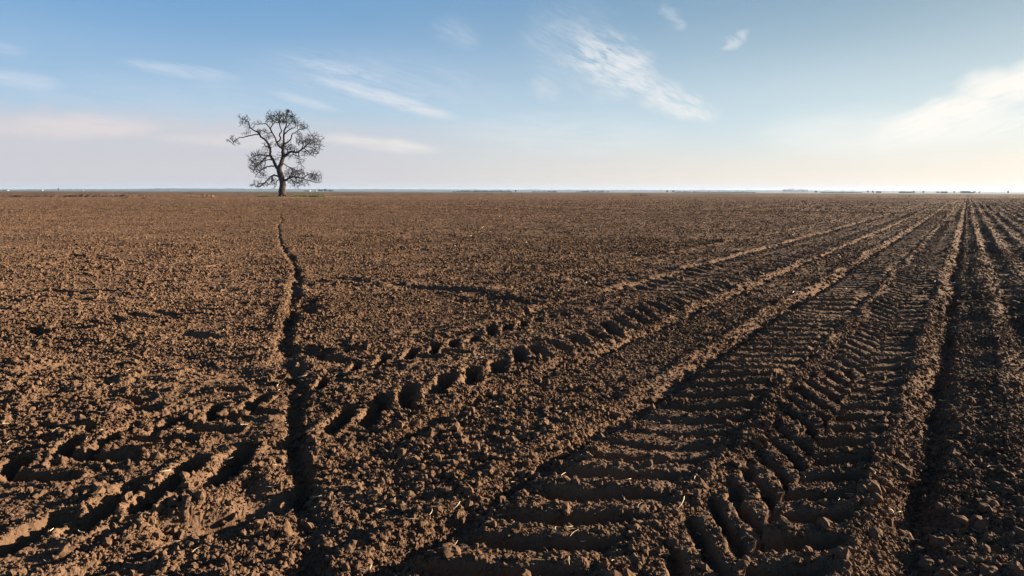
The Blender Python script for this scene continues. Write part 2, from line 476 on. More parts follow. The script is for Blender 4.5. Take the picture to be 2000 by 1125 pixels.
        h[m] += -dpt * pr + 0.16 * dpt * np.exp(-((q - 1.7) / 0.45) ** 2)
        flat[m] = np.maximum(flat[m], 0.9 * np.minimum(pr * 1.3, 1))
    # shallow tread patches further left
    for c0, half, pitch, amp, la, ra in ((-5.12, 0.33, 0.42, 0.021, 0.3, 1.0), (-5.75, 0.25, 0.42, 0.016, 0.6, 1.1), (-7.6, 0.30, 0.5, 0.012, 0.6, 1.2),
                                         (-17.5, 0.4, 0.6, 0.024, 0.6, 1.2)):
        bnd = band(cw, c0 - half, c0 + half, 0.1)
        am = amp * np.clip(0.55 + 1.1 * n1, 0.1, 1.3) * (1 - 0.6 * sstep(s, 18, 40))
        h += chevrons(cw, sw, c0, half, pitch, 1.0, la, ra, 0.8) * am - 0.012 * bnd
        flat = np.maximum(flat, 0.6 * bnd * np.clip(0.6 + n1, 0, 1))
    # broad churned humps left of everything
    lump = vnoise(x * 1.3 + y * 0.5, y * 1.7, 3) * vnoise(x * 0.7, y * 0.9 + 5, 1)
    h += 0.05 * lump * sstep(-c, 2.0, 5.0) * (1 - sstep(d, 25, 60))
    # ---- the rut running to the tree
    m = (np.abs(x + 0.329 * y) < 0.10 * y + 1.5) & (y < 115) & (y > 1)
    if m.any():
        pd, sg = polydist(x[m] + 0.035 * n2[m] + 0.03 * n3[m] + 0.16 * sstep(y[m], 16, 30) * vnoise(y[m] * 0.23, y[m] * 0 + 3, 2), y[m], PATH)
        wdt = (0.066 - 0.010 * sstep(y[m], 4, 14) - 0.012 * sstep(y[m], 20, 40)) * (1 + 0.35 * n1[m])
        prof = np.exp(-(pd / wdt) ** 3)
        rim = np.exp(-((pd - 0.17) / 0.06) ** 2) * np.where(sg > 0, 1.0, 0.55)
        gap = np.clip(0.72 + 0.6 * vnoise(y[m] * 1.9, x[m] * 0.2, 0), 0.2, 1.1)
        h[m] += (-0.078 * prof * gap + 0.018 * rim * gap * (1 - sstep(y[m], 12, 28))) * (1 - 0.5 * sstep(y[m], 50, 90))
        flat[m] = np.maximum(flat[m], 0.5 * prof)
    for P, dpt, wd in ((XT1, 0.07, 0.16), (XT2, 0.055, 0.18), (XT3, 0.08, 0.11)):
        lo = P.min(0) - 1; hi = P.max(0) + 1
        m = (x > lo[0]) & (x < hi[0]) & (y > lo[1]) & (y < hi[1])
        if m.any():
            pd, sg = polydist(x[m] + 0.08 * n2[m], y[m] + 0.06 * n3[m], P)
            h[m] += -dpt * np.exp(-(pd / wd) ** 2.5) * (0.7 + 0.4 * n2[m]) + 0.02 * np.exp(-((pd - 0.3) / 0.1) ** 2)
    # ridge added left of the tree; its dark near face imitates the oak's shadow
    m = (x < SHADOW_RIDGE[-1, 0] + 2) & (y > 140) & (y < 210) & (x > SHADOW_RIDGE[0, 0] - 2)
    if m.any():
        pd, sg = polydist(x[m], y[m] + 0.4 * vnoise(x[m] * 0.12, x[m] * 0, 1), SHADOW_RIDGE)
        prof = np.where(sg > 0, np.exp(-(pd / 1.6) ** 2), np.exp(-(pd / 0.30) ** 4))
        h[m] += 0.52 * prof * (0.85 + 0.3 * vnoise(x[m] * 0.4, x[m] * 0 + 7, 2)) * (x[m] < SHADOW_RIDGE[-1, 0])
    # mound at the foot of the tree and small heaps beyond
    tx, ty = TREE_XY
    r2 = ((x - tx) / 5.5) ** 2 + ((y - ty) / 4.0) ** 2
    h += 0.16 * np.exp(-r2)
    for px, py, a, r in ((248, 387.8, 0.26, 0.7), (290, 388.2, 0.30, 0.9), (300, 390, 0.16, 1.0), (360, 391, 0.12, 1.2), (778, 386.2, 0.26, 0.8), (806, 386.8, 0.26, 0.8), (772, 385.2, 0.18, 0.8)):
        hx, hy = ground_at(px, py)
        rr = ((x - hx) / r) ** 2 + ((y - hy) / (r * 1.2)) ** 2
        h += np.where(rr < 9, a * np.exp(-np.minimum(rr, 20)), 0)
    if macro_only:
        return h
    # ---- clods and crumbs, each layer only where the sampling can hold it
    rough = np.clip(0.8 + 0.45 * n1 + 0.3 * n2, 0.3, 1.5) * (1 - 0.62 * flat)
    wx = x + 0.006 * vnoise(x * 55, y * 55, 1) + 0.003 * vnoise(x * 130, y * 130, 2)
    wy = y + 0.006 * vnoise(x * 55 + 50, y * 55, 0) + 0.003 * vnoise(x * 130, y * 130 + 9, 3)
    for g, kk, fill, ang, lim, amp in ((0.020, 0, 0.8, 0.4, 12, 1.0), (0.031, 2, 0.85, 2.2, 30, 1.0), (0.046, 1, 0.55, 1.1, 60, 0.82), (0.080, 2, 0.16, 2.0, 120, 0.65), (0.17, 0, 0.06, 0.7, 200, 0.5)):
        m = d < lim
        if not m.any(): continue
        fade = 1 - sstep(d[m], lim * 0.4, lim)
        cover = np.clip(rough[m], 0, 1.2)
        h[m] += clods(wx[m], wy[m], g, kk, fill, ang) * fade * amp * cover
    for fr, a, kk, lim in ((11, 0.0085, 1, 60), (26, 0.0065, 2, 40), (60, 0.0048, 0, 22), (140, 0.0028, 3, 12)):
        m = d < lim
        xr, yr = rot(x[m], y[m], 0.5 + kk)
        h[m] += a * vnoise(xr * fr, yr * fr, kk) * (0.45 + 0.55 * rough[m]) * (1 - sstep(d[m], lim * 0.7, lim))
    # distance relief at the scale the sheet still holds
    lod = sstep(d, 14, 60) * (1 - sstep(d, 350, 800))
    lam = np.maximum(2.6 * sp, 0.12)
    q = np.exp2(np.floor(np.log2(lam)))
    h += lod * np.minimum(0.30 * d / 800, 0.07) * (rng.random(x.shape).astype(f32) - 0.5) * 2 * (1 - 0.4 * flat)
    h += lod * (0.12 - 0.07 * sstep(d, 50, 120)) * q * (vnoise(x / q, y / q, 0) + 0.5 * vnoise(x / (2 * q) + 7, y / (2 * q), 1)) * (1 - 0.4 * flat)
    return h

def build_sheet():
    dth = 1 / 800.0
    dense = math.radians(44)
    th = list(np.arange(-dense, dense + 1e-9, dth))
    st = dth; t = dense; side = []
    while t < math.pi - 0.02:
        st = min(st * 1.10, 0.06); t += st
        if t < math.pi - 0.01: side.append(t)
    th = np.array([-v for v in side[::-1]] + th + side)
    rr = [0.15]
    while rr[-1] < 900:
        r = rr[-1]
        if r < 1.9: k = 0.03 / r if r < 1.0 else 0.012 / r
        elif r < 30: k = 0.0016
        elif r < 60: k = 0.0016 + (r - 30) / 30 * 0.0016
        elif r < 150: k = 0.0032
        elif r < 215: k = 0.0016
        else: k = 0.012
        rr.append(r * (1 + k))
    rr = np.array(rr)
    RR, TH = np.meshgrid(rr, th, indexing='ij')
    X = (RR * np.sin(TH)).astype(f32); Y = (RR * np.cos(TH)).astype(f32)
    drow = np.gradient(rr)[:, None].astype(f32)
    sp = np.maximum(np.broadcast_to(drow, X.shape), (RR * dth).astype(f32))
    Z = np.empty_like(X)
    step = 160
    for i in range(0, len(rr), step):
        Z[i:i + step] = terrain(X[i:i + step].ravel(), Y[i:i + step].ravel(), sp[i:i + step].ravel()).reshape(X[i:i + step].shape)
    edge = sstep(RR, 700, 880).astype(f32)
    Z *= (1 - edge)
    nr, nt = X.shape
    V = np.stack([X.ravel(), Y.ravel(), Z.ravel()], 1)
    idx = np.arange(nr * nt, dtype=np.int32).reshape(nr, nt)
    a, b, c_, d_ = idx[:-1, :-1], idx[:-1, 1:], idx[1:, 1:], idx[1:, :-1]
    F = np.stack([a, d_, c_, b], -1).reshape(-1, 4)
    # close the ring behind the camera
    s0 = np.stack([idx[:-1, -1], idx[1:, -1], idx[1:, 0], idx[:-1, 0]], -1)
    F = np.vstack([F, s0])
    return V, F

# soil material
def soil_mat(name='soil'):
    m, t, b = principled(name, 1.0, 0.06)
    geo = t.n.new('ShaderNodeNewGeometry'); P = geo.outputs['Position']
    n_big = t.noise(P, 0.35, 3, 0.5)
    n_mid = t.noise(P, 4.0, 5, 0.6)
    n_fine = t.noise(P, 45.0, 4, 0.65)
    n_grain = t.noise(P, 260.0, 3, 0.7)
    c = t.mix(t.smooth(n_big, 0.3, 0.7), (0.070, 0.042, 0.0255), (0.106, 0.065, 0.039))
    n_pat = t.noise(P, 1.3, 5, 0.65)
    c = t.mix(t.mul(t.smooth(n_pat, 0.50, 0.68), 0.45), c, (0.056, 0.035, 0.024))
    c = t.mix(t.mul(t.smooth(n_pat, 0.48, 0.32), 0.40), c, (0.130, 0.086, 0.056))
    c = t.mix(t.mul(t.smooth(n_mid, 0.45, 0.75), 0.55), c, (0.060, 0.035, 0.021))
    c = t.mix(t.mul(t.smooth(n_fine, 0.45, 0.75), 0.6), c, (0.125, 0.079, 0.049))
    c = t.mix(t.mul(t.smooth(n_grain, 0.5, 0.75), 0.5), c, (0.155, 0.101, 0.064))
    t.l.new(c, b.inputs['Base Color'])
    hgt = t.add(t.mul(n_fine, 0.006), t.mul(n_grain, 0.0022))
    cx = t.n.new('ShaderNodeVectorMath'); cx.operation = 'LENGTH'; t.l.new(P, cx.inputs[0])
    farf = t.smooth(cx.outputs['Value'], 20.0, 90.0)
    nf = t.noise(P, 8.0, 4, 0.75)
    hgt = t.add(hgt, t.mul(t.mul(nf, farf), 0.20))
    bn = t.n.new('ShaderNodeBump'); bn.inputs['Strength'].default_value = 0.9; bn.inputs['Distance'].default_value = 1.0
    t.l.new(hgt, bn.inputs['Height']); t.l.new(bn.outputs[0], b.inputs['Normal'])
    return m
M_SOIL = soil_mat()

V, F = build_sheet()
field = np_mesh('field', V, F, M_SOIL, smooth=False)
tag(field, kind='structure')
print('sheet', len(V))
del V, F

# ------------------------------------------------------------------ loose clods on the near field (uncountable: one object)
def clod_shape(seed, flat=0.75):
    r = np.random.default_rng(seed)
    import bmesh
    bm = bmesh.new(); bmesh.ops.create_icosphere(bm, subdivisions=2, radius=1.0)
    D = r.normal(size=(6, 3)); D /= np.linalg.norm(D, axis=1)[:, None]
    for v in bm.verts:
        p = np.array(v.co); k = 1.0
        for q in range(6):                           # chipped planes
            t = p @ D[q]
            if t > 0.5: k *= 1 - 0.85 * (t - 0.5)
        k *= 1 + 0.19 * r.normal()
        v.co = Vector(p * k * np.array((1, 0.85 + 0.2 * r.random(), flat)))
    return bm

M_CLOD = M_SOIL
proto_col = bpy.data.collections.new('clod shapes')
def clod_points(n, dmin, dmax, rmin, rmax, alpha, seed, tail=0.0):
    r = np.random.default_rng(seed)
    out = []
    while sum(len(o) for o in out) < n:
        m = n * 2
        th = r.uniform(-math.radians(43), math.radians(43), m)
        u = r.random(m)
        dd = np.sqrt(dmin ** 2 + u * (dmax ** 2 - dmin ** 2))
        x, y = dd * np.sin(th), dd * np.cos(th)
        s = x * US + y * UC; c = x * UC - y * US
        keep = np.full(m, 0.75)
        tr = ((c > -1.08) & (c < -0.45)) | ((c > -1.85) & (c < -1.3))
        keep = np.where(tr, 0.22, keep)
        keep = np.where((c > -4.7) & (c < -3.3), 0.36, keep)
        keep = np.where((c > -5.5) & (c < -4.7), 0.5, keep)
        keep *= 0.35 + 0.9 * np.clip(vnoise((x * 1.1).astype(f32), (y * 1.1).astype(f32), 0) * 0.8 + 0.5, 0, 1)
        if tail: keep = keep * (1 - sstep(dd, dmin + tail * (dmax - dmin), dmax))
        m_h = np.ones(m)
        for (ax, ay, bx, by, hw, dpt) in HOLLOWS:
            ex, ey = bx - ax, by - ay; t = np.clip(((x - ax) * ex + (y - ay) * ey) / (ex * ex + ey * ey + 1e-6), 0, 1)
            m_h = np.where(np.hypot(x - ax - t * ex, y - ay - t * ey) < 1.1 * hw, 0.3, m_h)
        keep = keep * m_h
        k = r.random(m) < keep
        size = rmin * (1 - r.random(m) * (1 - (rmin / rmax) ** alpha)) ** (-1 / alpha)
        out.append(np.stack([x, y, size], 1)[k])
    return np.vstack(out)[:n]
pts = np.vstack([clod_points(80000, 2.2, 5.5, 0.005, 0.050, 2.5, 1), clod_points(60000, 5.5, 11, 0.009, 0.042, 2.7, 2), clod_points(34000, 11, 24, 0.017, 0.06, 2.8, 3), clod_points(62000, 24, 62, 0.022, 0.060, 3.0, 4), clod_points(60000, 58, 170, 0.036, 0.080, 3.0, 5, 0.05)])
pz = terrain(pts[:, 0], pts[:, 1], np.maximum(0.0016 * np.hypot(pts[:, 0], pts[:, 1]), 0.004))
co = np.stack([pts[:, 0], pts[:, 1], pz + pts[:, 2] * 0.25], 1)
def make_clod_stuff():
    import bmesh
    shapes = []
    for k in range(7):
        bm = clod_shape(100 + k, 0.7 + 0.05 * k)
        me = bpy.data.meshes.new('clod_shape'); bm.to_mesh(me); bm.free(); me.materials.append(M_CLOD)
        so = bpy.data.objects.new('clod_shape', me); proto_col.objects.link(so); shapes.append(so)
    me = bpy.data.meshes.new('soil_crumbs'); me.vertices.add(len(co)); me.vertices.foreach_set('co', co.astype(np.float32).ravel())
    at = me.attributes.new('size', 'FLOAT', 'POINT'); at.data.foreach_set('value', pts[:, 2].astype(np.float32))
    me.materials.append(M_CLOD)
    o = bpy.data.objects.new('soil_crumbs', me); COL.objects.link(o)
    ng = bpy.data.node_groups.new('scatter crumbs', 'GeometryNodeTree')
    ng.interface.new_socket('Geometry', in_out='INPUT', socket_type='NodeSocketGeometry')
    ng.interface.new_socket('Geometry', in_out='OUTPUT', socket_type='NodeSocketGeometry')
    N = ng.nodes; Lk = ng.links
    gi = N.new('NodeGroupInput'); go = N.new('NodeGroupOutput')
    ci = N.new('GeometryNodeCollectionInfo'); ci.inputs['Collection'].default_value = proto_col
    ci.inputs['Separate Children'].default_value = True; ci.inputs['Reset Children'].default_value = True
    ip = N.new('GeometryNodeInstanceOnPoints')
    ip.inputs['Pick Instance'].default_value = True
    na = N.new('GeometryNodeInputNamedAttribute'); na.data_type = 'FLOAT'; na.inputs['Name'].default_value = 'size'
    rr = N.new('FunctionNodeRandomValue'); rr.data_type = 'FLOAT_VECTOR'
    rr.inputs[0].default_value = (-0.5, -0.5, 0); rr.inputs[1].default_value = (0.5, 0.5, 6.283)
    Lk.new(gi.outputs[0], ip.inputs['Points']); Lk.new(ci.outputs[0], ip.inputs['Instance'])
    Lk.new(rr.outputs[0], ip.inputs['Rotation']); Lk.new(na.outputs[0], ip.inputs['Scale'])
    Lk.new(ip.outputs[0], go.inputs[0])
    md = o.modifiers.new('scatter', 'NODES'); md.node_group = ng
    tag(o, 'loose brown crumbs and small clods of soil strewn over the ploughed field', 'soil crumbs', kind='stuff')
make_clod_stuff()

def ground_z(x, y):
    a = np.array([x], f32); b = np.array([y], f32)
    return float(terrain(a, b, np.array([max(0.0016 * math.hypot(x, y), 0.004)], f32))[0])

# ------------------------------------------------------------------ the oak
TY = float(TREE_XY[1]); TX = float(TREE_XY[0])
TZ = ground_z(TX, TY)
KP = TY / FPX / 5.625               # metres per pixel of the traced view
def tp(x, y, dep=0.0):
    return np.array(((x - 693) * KP, dep, (1040 - y) * KP))
LIMBS = {   # name: (parent limb, [(x, y, radius)...], depth slope)
 'trunk': (None, [(692, 1048, 58), (691, 1025, 46), (690, 985, 40), (688, 900, 37), (675, 820, 35), (660, 765, 33), (655, 735, 30)], 0),
 'B': ('trunk', [(655, 745, 28), (668, 700, 26), (688, 640, 25), (697, 590, 23), (691, 530, 19), (700, 490, 16), (706, 440, 13), (696, 380, 11), (700, 320, 9), (715, 260, 7), (725, 195, 5)], 0.05),
 'A': ('trunk', [(658, 752, 24), (622, 712, 20), (608, 660, 17), (578, 600, 15), (583, 550, 13), (578, 500, 12), (545, 440, 11), (500, 400, 10), (470, 350, 9), (420, 325, 7), (392, 290, 6), (380, 245, 5), (350, 225, 4), (318, 205, 3)], -0.25),
 'A2': ('A', [(478, 366, 6), (430, 370, 6), (340, 398, 5), (280, 412, 4.5), (250, 440, 3.5), (225, 472, 2.5)], -0.3),
 'A3': ('A', [(480, 360, 5), (500, 325, 4), (540, 345, 4), (580, 335, 3)], 0.6),
 'B1': ('B', [(692, 525, 12), (652, 480, 10), (640, 440, 9.5), (622, 390, 8), (598, 330, 7), (572, 285, 6), (540, 250, 5), (500, 258, 4), (452, 262, 3)], -0.35),
 'B2': ('B1', [(645, 450, 9), (668, 400, 8), (658, 360, 7), (668, 320, 6), (652, 265, 5), (640, 205, 4)], 0.4),
 'B3': ('B1', [(605, 345, 6), (590, 300, 6), (625, 250, 5), (615, 190, 4), (560, 165, 3)], -0.3),
 'C': ('B', [(706, 465, 9), (750, 440, 8), (775, 395, 7), (770, 355, 6), (815, 322, 5), (840, 295, 5), (885, 288, 4), (925, 258, 3)], 0.5),
 'C2': ('B', [(697, 365, 8), (740, 330, 7), (800, 292, 6), (845, 285, 4), (860, 240, 3)], -0.5),
 'C3': ('B', [(703, 310, 6), (740, 250, 5), (770, 205, 4), (800, 170, 3)], 0.3),
 'D': ('B', [(700, 610, 17), (740, 577, 14), (790, 550, 12), (850, 556, 11), (900, 526, 9.5), (940, 500, 8), (980, 466, 6), (1022, 430, 5), (1065, 405, 3)], -0.15),
 'D2': ('D', [(930, 508, 6), (970, 540, 5), (1000, 575, 4), (1042, 606, 2.5)], 0.4),
 'D3': ('D', [(868, 545, 6), (886, 600, 5), (900, 650, 4), (928, 698, 3), (962, 716, 2)], -0.5),
 'D4': ('D', [(905, 522, 6), (918, 470, 5), (885, 425, 4), (830, 400, 3)], 0.5),
 'D5': ('D', [(940, 500, 5), (1010, 500, 4), (1060, 540, 3), (1090, 570, 2)], 0.2),
 'D6': ('D', [(760, 565, 6), (760, 520, 5), (780, 490, 4), (830, 470, 3)], -0.7),
 'E': ('trunk', [(700, 868, 15), (750, 846, 12), (800, 825, 10), (860, 830, 8), (930, 840, 7), (970, 810, 5), (1022, 790, 4), (1085, 802, 2.5)], -0.25),
 'E2': ('E', [(925, 840, 5), (1000, 868, 4), (1060, 888, 3), (1112, 880, 2)], 0.4),
 'E3': ('E', [(750, 846, 7), (780, 790, 5), (830, 752, 4), (890, 745, 3)], 0.6),
 'E4': ('B', [(695, 680, 6), (770, 712, 5), (825, 735, 4), (872, 742, 2.5)], -0.6),
 'E5': ('E', [(770, 838, 6), (820, 870, 5), (880, 890, 4), (940, 910, 2.5)], -0.6),
 'F': ('trunk', [(668, 825, 10), (610, 808, 9), (570, 812, 8), (540, 840, 7), (490, 880, 6), (430, 915, 5), (388, 940, 4), (340, 912, 3), (305, 905, 2)], 0.25),
 'F2': ('A', [(618, 706, 9), (550, 712, 7), (500, 740, 6), (450, 790, 4), (430, 832, 3)], -0.4),
 'F3': ('F', [(565, 815, 6), (595, 850, 5), (580, 890, 3), (540, 930, 2)], -0.7),
 'F4': ('trunk', [(648, 850, 5), (632, 880, 4), (640, 920, 3), (625, 945, 2)], -0.8),
 'G': ('A', [(586, 612, 10), (545, 590, 8), (502, 625, 7), (450, 670, 5), (395, 700, 4), (350, 752, 2.5)], 0.3),
 'G2': ('G', [(545, 592, 6), (485, 588, 5), (430, 602, 4), (372, 640, 3)], -0.6),
 'G3': ('G', [(515, 620, 6), (475, 720, 4), (420, 742, 3)], 0.8),
 'G4': ('A', [(600, 640, 8), (560, 640, 6), (500, 672, 5), (455, 760, 3)], -0.8),
 'H': ('A', [(582, 530, 6), (540, 500, 5), (500, 480, 4), (480, 440, 2.5)], 0.7),
}
CLUST = [(690, 150, 130, 45, 260), (680, 205, 140, 50, 200), (800, 210, 60, 45, 90), (905, 265, 55, 42, 90), (1035, 430, 95, 75, 260), (950, 440, 90, 60, 120), (1040, 530, 75, 55, 110), (960, 560, 70, 50, 60),
         (800, 520, 90, 50, 70), (800, 590, 90, 30, 40), (900, 650, 40, 60, 40), (850, 790, 140, 60, 260), (1050, 820, 85, 65, 190), (880, 880, 120, 45, 150), (420, 690, 90, 80, 260), (470, 590, 95, 55, 170), (400, 620, 60, 50, 70),
         (480, 780, 60, 60, 80), (430, 900, 95, 40, 90), (330, 912, 35, 15, 14), (590, 870, 50, 60, 40), (630, 920, 22, 35, 14), (340, 225, 55, 55, 90), (390, 300, 50, 35, 30), (230, 440, 48, 48, 80), (350, 365, 50, 30, 24),
         (500, 330, 70, 35, 40), (550, 390, 60, 50, 40), (480, 255, 40, 18, 24), (590, 180, 60, 55, 90), (740, 470, 80, 45, 50), (865, 430, 50, 45, 50), (520, 495, 50, 40, 40), (850, 350, 40, 50, 26), (620, 470, 40, 40, 20), (640, 600, 30, 50, 14), (960, 350, 30, 30, 8)]
M_BARK = simple_mat('oak_bark', (0.020, 0.0145, 0.0105), (0.042, 0.029, 0.020), 2.2, 0.95, 0.1, 0.9, 0.12)
M_TWIG = simple_mat('oak_twig', (0.014, 0.011, 0.0095), (0.024, 0.018, 0.014), 4.0, 0.95, 0.1)

def catmull(P, n):
    P = np.asarray(P, float)
    Q = np.vstack([2 * P[0] - P[1], P, 2 * P[-1] - P[-2]])
    out = []
    for i in range(1, len(Q) - 2):
        for t in np.linspace(0, 1, n, endpoint=False):
            a, b, c, d = Q[i - 1], Q[i], Q[i + 1], Q[i + 2]
            out.append(0.5 * ((2 * b) + (c - a) * t + (2 * a - 5 * b + 4 * c - d) * t * t + (3 * b - a - 3 * c + d) * t ** 3))
    out.append(P[-1])
    return np.array(out)

def build_oak():
    r = np.random.default_rng(21)
    root = empty('oak_tree', (TX, TY, TZ))
    tag(root, 'lone bare gnarled oak with a forked dark trunk in the ploughed field', 'tree')
    paths = {}
    for nm, (par, pts_, slope) in LIMBS.items():
        dep0 = 0.0
        if par:
            Q = paths[par]; q = tp(pts_[0][0], pts_[0][1])
            i = np.argmin((Q[:, 0] - q[0]) ** 2 + (Q[:, 2] - q[2]) ** 2)
            dep0 = Q[i, 1]
        L = 0; arr = []
        for i, (x, y, rad) in enumerate(pts_):
            if i: L += math.hypot(x - pts_[i - 1][0], y - pts_[i - 1][1]) * KP
            j = 0 if i == 0 else 0.25
            arr.append((*tp(x, y, dep0 + slope * L + j * r.normal()), rad * KP * (0.9 if rad > 12 else 1.0)))
        paths[nm] = catmull(arr, 5)
    # gnarl
    for nm, P in paths.items():
        if nm != 'trunk' and len(P) > 3:
            P[1:-1, :3] += r.normal(size=(len(P) - 2, 3)) * 0.05
    nodes = []; par_i = []; owner = []
    names = list(LIMBS)
    for li, nm in enumerate(names):
        if nm == 'trunk': continue
        P = paths[nm]; seg = np.linalg.norm(np.diff(P[:, :3], axis=0), axis=1); cum = np.r_[0, np.cumsum(seg)]
        for t in np.arange(0.25 * cum[-1], cum[-1], 0.3):
            nodes.append([np.interp(t, cum, P[:, k]) for k in range(3)]); par_i.append(-1); owner.append(li)
        nodes.append(list(P[-1, :3])); par_i.append(-1); owner.append(li)
    base = np.array(nodes)
    att = []
    for cx, cy, rx, ry, n in CLUST:
        q = tp(cx, cy)
        dd = np.hypot(base[:, 0] - q[0], base[:, 2] - q[2])
        near = dd < max(rx, ry) * KP
        dep = base[near, 1].mean() if near.any() else base[np.argmin(dd), 1]
        n = int(n * 2.5)
        v = r.normal(size=(n, 3)); v /= np.linalg.norm(v, axis=1)[:, None]
        v *= np.minimum(np.abs(r.normal(size=n)) * 0.42 + 0.35 * r.random(n), 1.25)[:, None]
        att.append(np.stack([q[0] + v[:, 0] * rx * KP, dep + v[:, 1] * (rx + ry) * 0.55 * KP, q[2] + v[:, 2] * ry * KP], 1))
    att = np.vstack(att)
    alive = np.ones(len(att), bool)
    N = np.array(nodes); n0 = len(N)
    N = list(map(np.array, nodes))
    best = np.full(len(att), 1e9); bi = np.zeros(len(att), int)
    def upd(start):
        nonlocal best, bi
        for i in range(start, len(N)):
            d2 = ((att - N[i]) ** 2).sum(1)
            u = d2 < best
            best[u] = d2[u]; bi[u] = i
    upd(0)
    STEP, KILL, INF = 0.28, 0.42, 5.0
    for it in range(70):
        act = alive & (best < INF ** 2)
        if not act.any(): break
        idx = np.nonzero(act)[0]
        acc = {}
        for k in idx:
            v = att[k] - N[bi[k]]; v = v / (np.linalg.norm(v) + 1e-9)
            a = acc.setdefault(bi[k], [np.zeros(3), 0]); a[0] += v; a[1] += 1
        st = len(N)
        for i, (v, cnt) in acc.items():
            ln = np.linalg.norm(v)
            if ln < 0.15: v = r.normal(size=3); ln = np.linalg.norm(v)
            gp = N[i] - N[par_i[i]] if par_i[i] >= 0 else v * 0
            v = v / ln + r.normal(size=3) * 0.11 + gp / STEP * 0.6 + np.array((0, 0, 0.18 if N[i][2] > 8 else 0.04))
            v /= np.linalg.norm(v)
            N.append(N[i] + v * STEP); par_i.append(i); owner.append(owner[i])
        upd(st)
        alive &= best > KILL ** 2
    # fine end twigs
    st = len(N); kids = np.zeros(len(N), int)
    for i in range(n0, st): kids[par_i[i]] += 1
    for i in range(n0, st):
        p = par_i[i]
        dirn = N[i] - N[p]; dirn /= np.linalg.norm(dirn)
        for q in range(3 if kids[i] == 0 else (1 if r.random() < 0.55 else 0)):
            v = dirn * 1.0 + r.normal(size=3) * 0.45; v /= np.linalg.norm(v)
            m = N[i] + v * r.uniform(0.22, 0.45)
            N.append(m); par_i.append(i); owner.append(owner[i])
            v2 = v + r.normal(size=3) * 0.3; v2 /= np.linalg.norm(v2)
            N.append(m + v2 * r.uniform(0.2, 0.5)); par_i.append(len(N) - 2); owner.append(owner[i])
    N = np.array(N); par_i = np.array(par_i); owner = np.array(owner)
    # pipe model radii
    leaf = np.zeros(len(N))
    ch = np.zeros(len(N), int)
    for i in range(n0, len(N)): ch[par_i[i]] += 1
    leaf[(ch == 0)] = 1
    for i in range(len(N) - 1, n0 - 1, -1): leaf[par_i[i]] += leaf[i]
    R = np.clip(0.025 * leaf ** 0.33, 0.025, 0.14)
    top = np.arange(len(N))
    for i in range(n0, len(N)):
        p = par_i[i]; top[i] = top[p] if p >= n0 else p
    # chains: follow the thickest child so that tubes bend smoothly
    def rad(nm):
        return paths[nm][:, 3]
    for li, nm in enumerate(names):
        mb = MB()
        P = paths[nm]
        mb.tube(P[:, :3], P[:, 3], 12 if nm == 'trunk' else 7)
        if nm == 'trunk':                            # root flare
            for k in range(7):
                a = k * 0.9 + 0.2
                e = np.array((math.cos(a), math.sin(a), 0.0))
                ln = 0.52 + 0.2 * r.random()
                mb.tube([e * 0.55 * ln + (0, 0, 1.1), e * 0.95 * ln + (0, 0, 0.45), e * 1.35 * ln + (0, 0, 0.1), e * 2.0 * ln + (0, 0, -0.2)], [0.30, 0.28, 0.22, 0.08], 7)
            limb = mb.build('trunk', M_BARK, root, smooth=True)
            continue
        limb = mb.build('limb', M_BARK, root, smooth=True)
        sel = np.nonzero((owner == li) & (np.arange(len(N)) >= n0))[0]
        if len(sel):
            fam = {}
            for i in sel:                            # each branchlet springing from the limb is one piece
                fam.setdefault(top[i], []).append(i)
            for members in fam.values():
                tw = MB()
                for i in members:
                    p = par_i[i]
                    r0 = min(R[p], R[i] * 1.6)
                    tw.tube([N[p], N[i]], [r0, R[i]], 4 if R[i] > 0.03 else 3, cap=False)
                tw.build('branchlet', M_TWIG, limb)
    return root
oak = build_oak()

# grass at its foot
M_GRASS = simple_mat('grass', (0.055, 0.125, 0.010), (0.12, 0.21, 0.025), 0.6, 0.8, 0.2)
M_DRYGRASS = simple_mat('dry_grass', (0.23, 0.18, 0.10), (0.33, 0.27, 0.15), 1.5, 0.9, 0.1)
def grass_blades(name, spots, mat, label, seed):
    r = np.random.default_rng(seed)
    Vs = []; Fs = []; n = 0
    for cx, cy, rx, ry, cnt, hh in spots:
        a = r.uniform(0, 6.283, cnt); q = np.sqrt(r.random(cnt))
        x = cx + rx * q * np.cos(a); y = cy + ry * q * np.sin(a)
        keep = vnoise((x * 0.7).astype(f32), (y * 0.7).astype(f32), 2) > -0.25
        x, y = x[keep], y[keep]; k = len(x)
        z = terrain(x, y, np.full(k, 0.3), macro_only=True)
        b = r.uniform(0, 6.283, k); wd = r.uniform(0.010, 0.022, k) * 1.6; h = hh * r.uniform(0.5, 1.2, k); ln = h * r.uniform(0.2, 0.9, k)
        bx, by = np.cos(b), np.sin(b); px, py = -by, bx
        Vb = np.stack([np.stack([x - px * wd, y - py * wd, z - 0.03], 1), np.stack([x + px * wd, y + py * wd, z - 0.03], 1),
                       np.stack([x + px * wd * .8 + bx * ln * .4, y + py * wd * .8 + by * ln * .4, z + h * .65], 1), np.stack([x - px * wd * .8 + bx * ln * .4, y - py * wd * .8 + by * ln * .4, z + h * .65], 1),
                       np.stack([x + bx * ln, y + by * ln, z + h], 1)], 1).reshape(-1, 3)
        i = np.arange(k)[:, None] * 5 + n
        Fs.append(np.concatenate([i + np.array([[0, 1, 2]]), i + np.array([[0, 2, 3]]), i + np.array([[3, 2, 4]])], 0)); Vs.append(Vb); n += len(Vb)
    o = np_mesh(name, np.vstack(Vs), np.vstack(Fs), mat)
    tag(o, label, 'grass', kind='stuff')
    return o
def gs(x, y, rx, ry, n, h):
    p = ground_at(x, y); return (p[0], p[1], rx, ry, n, h)
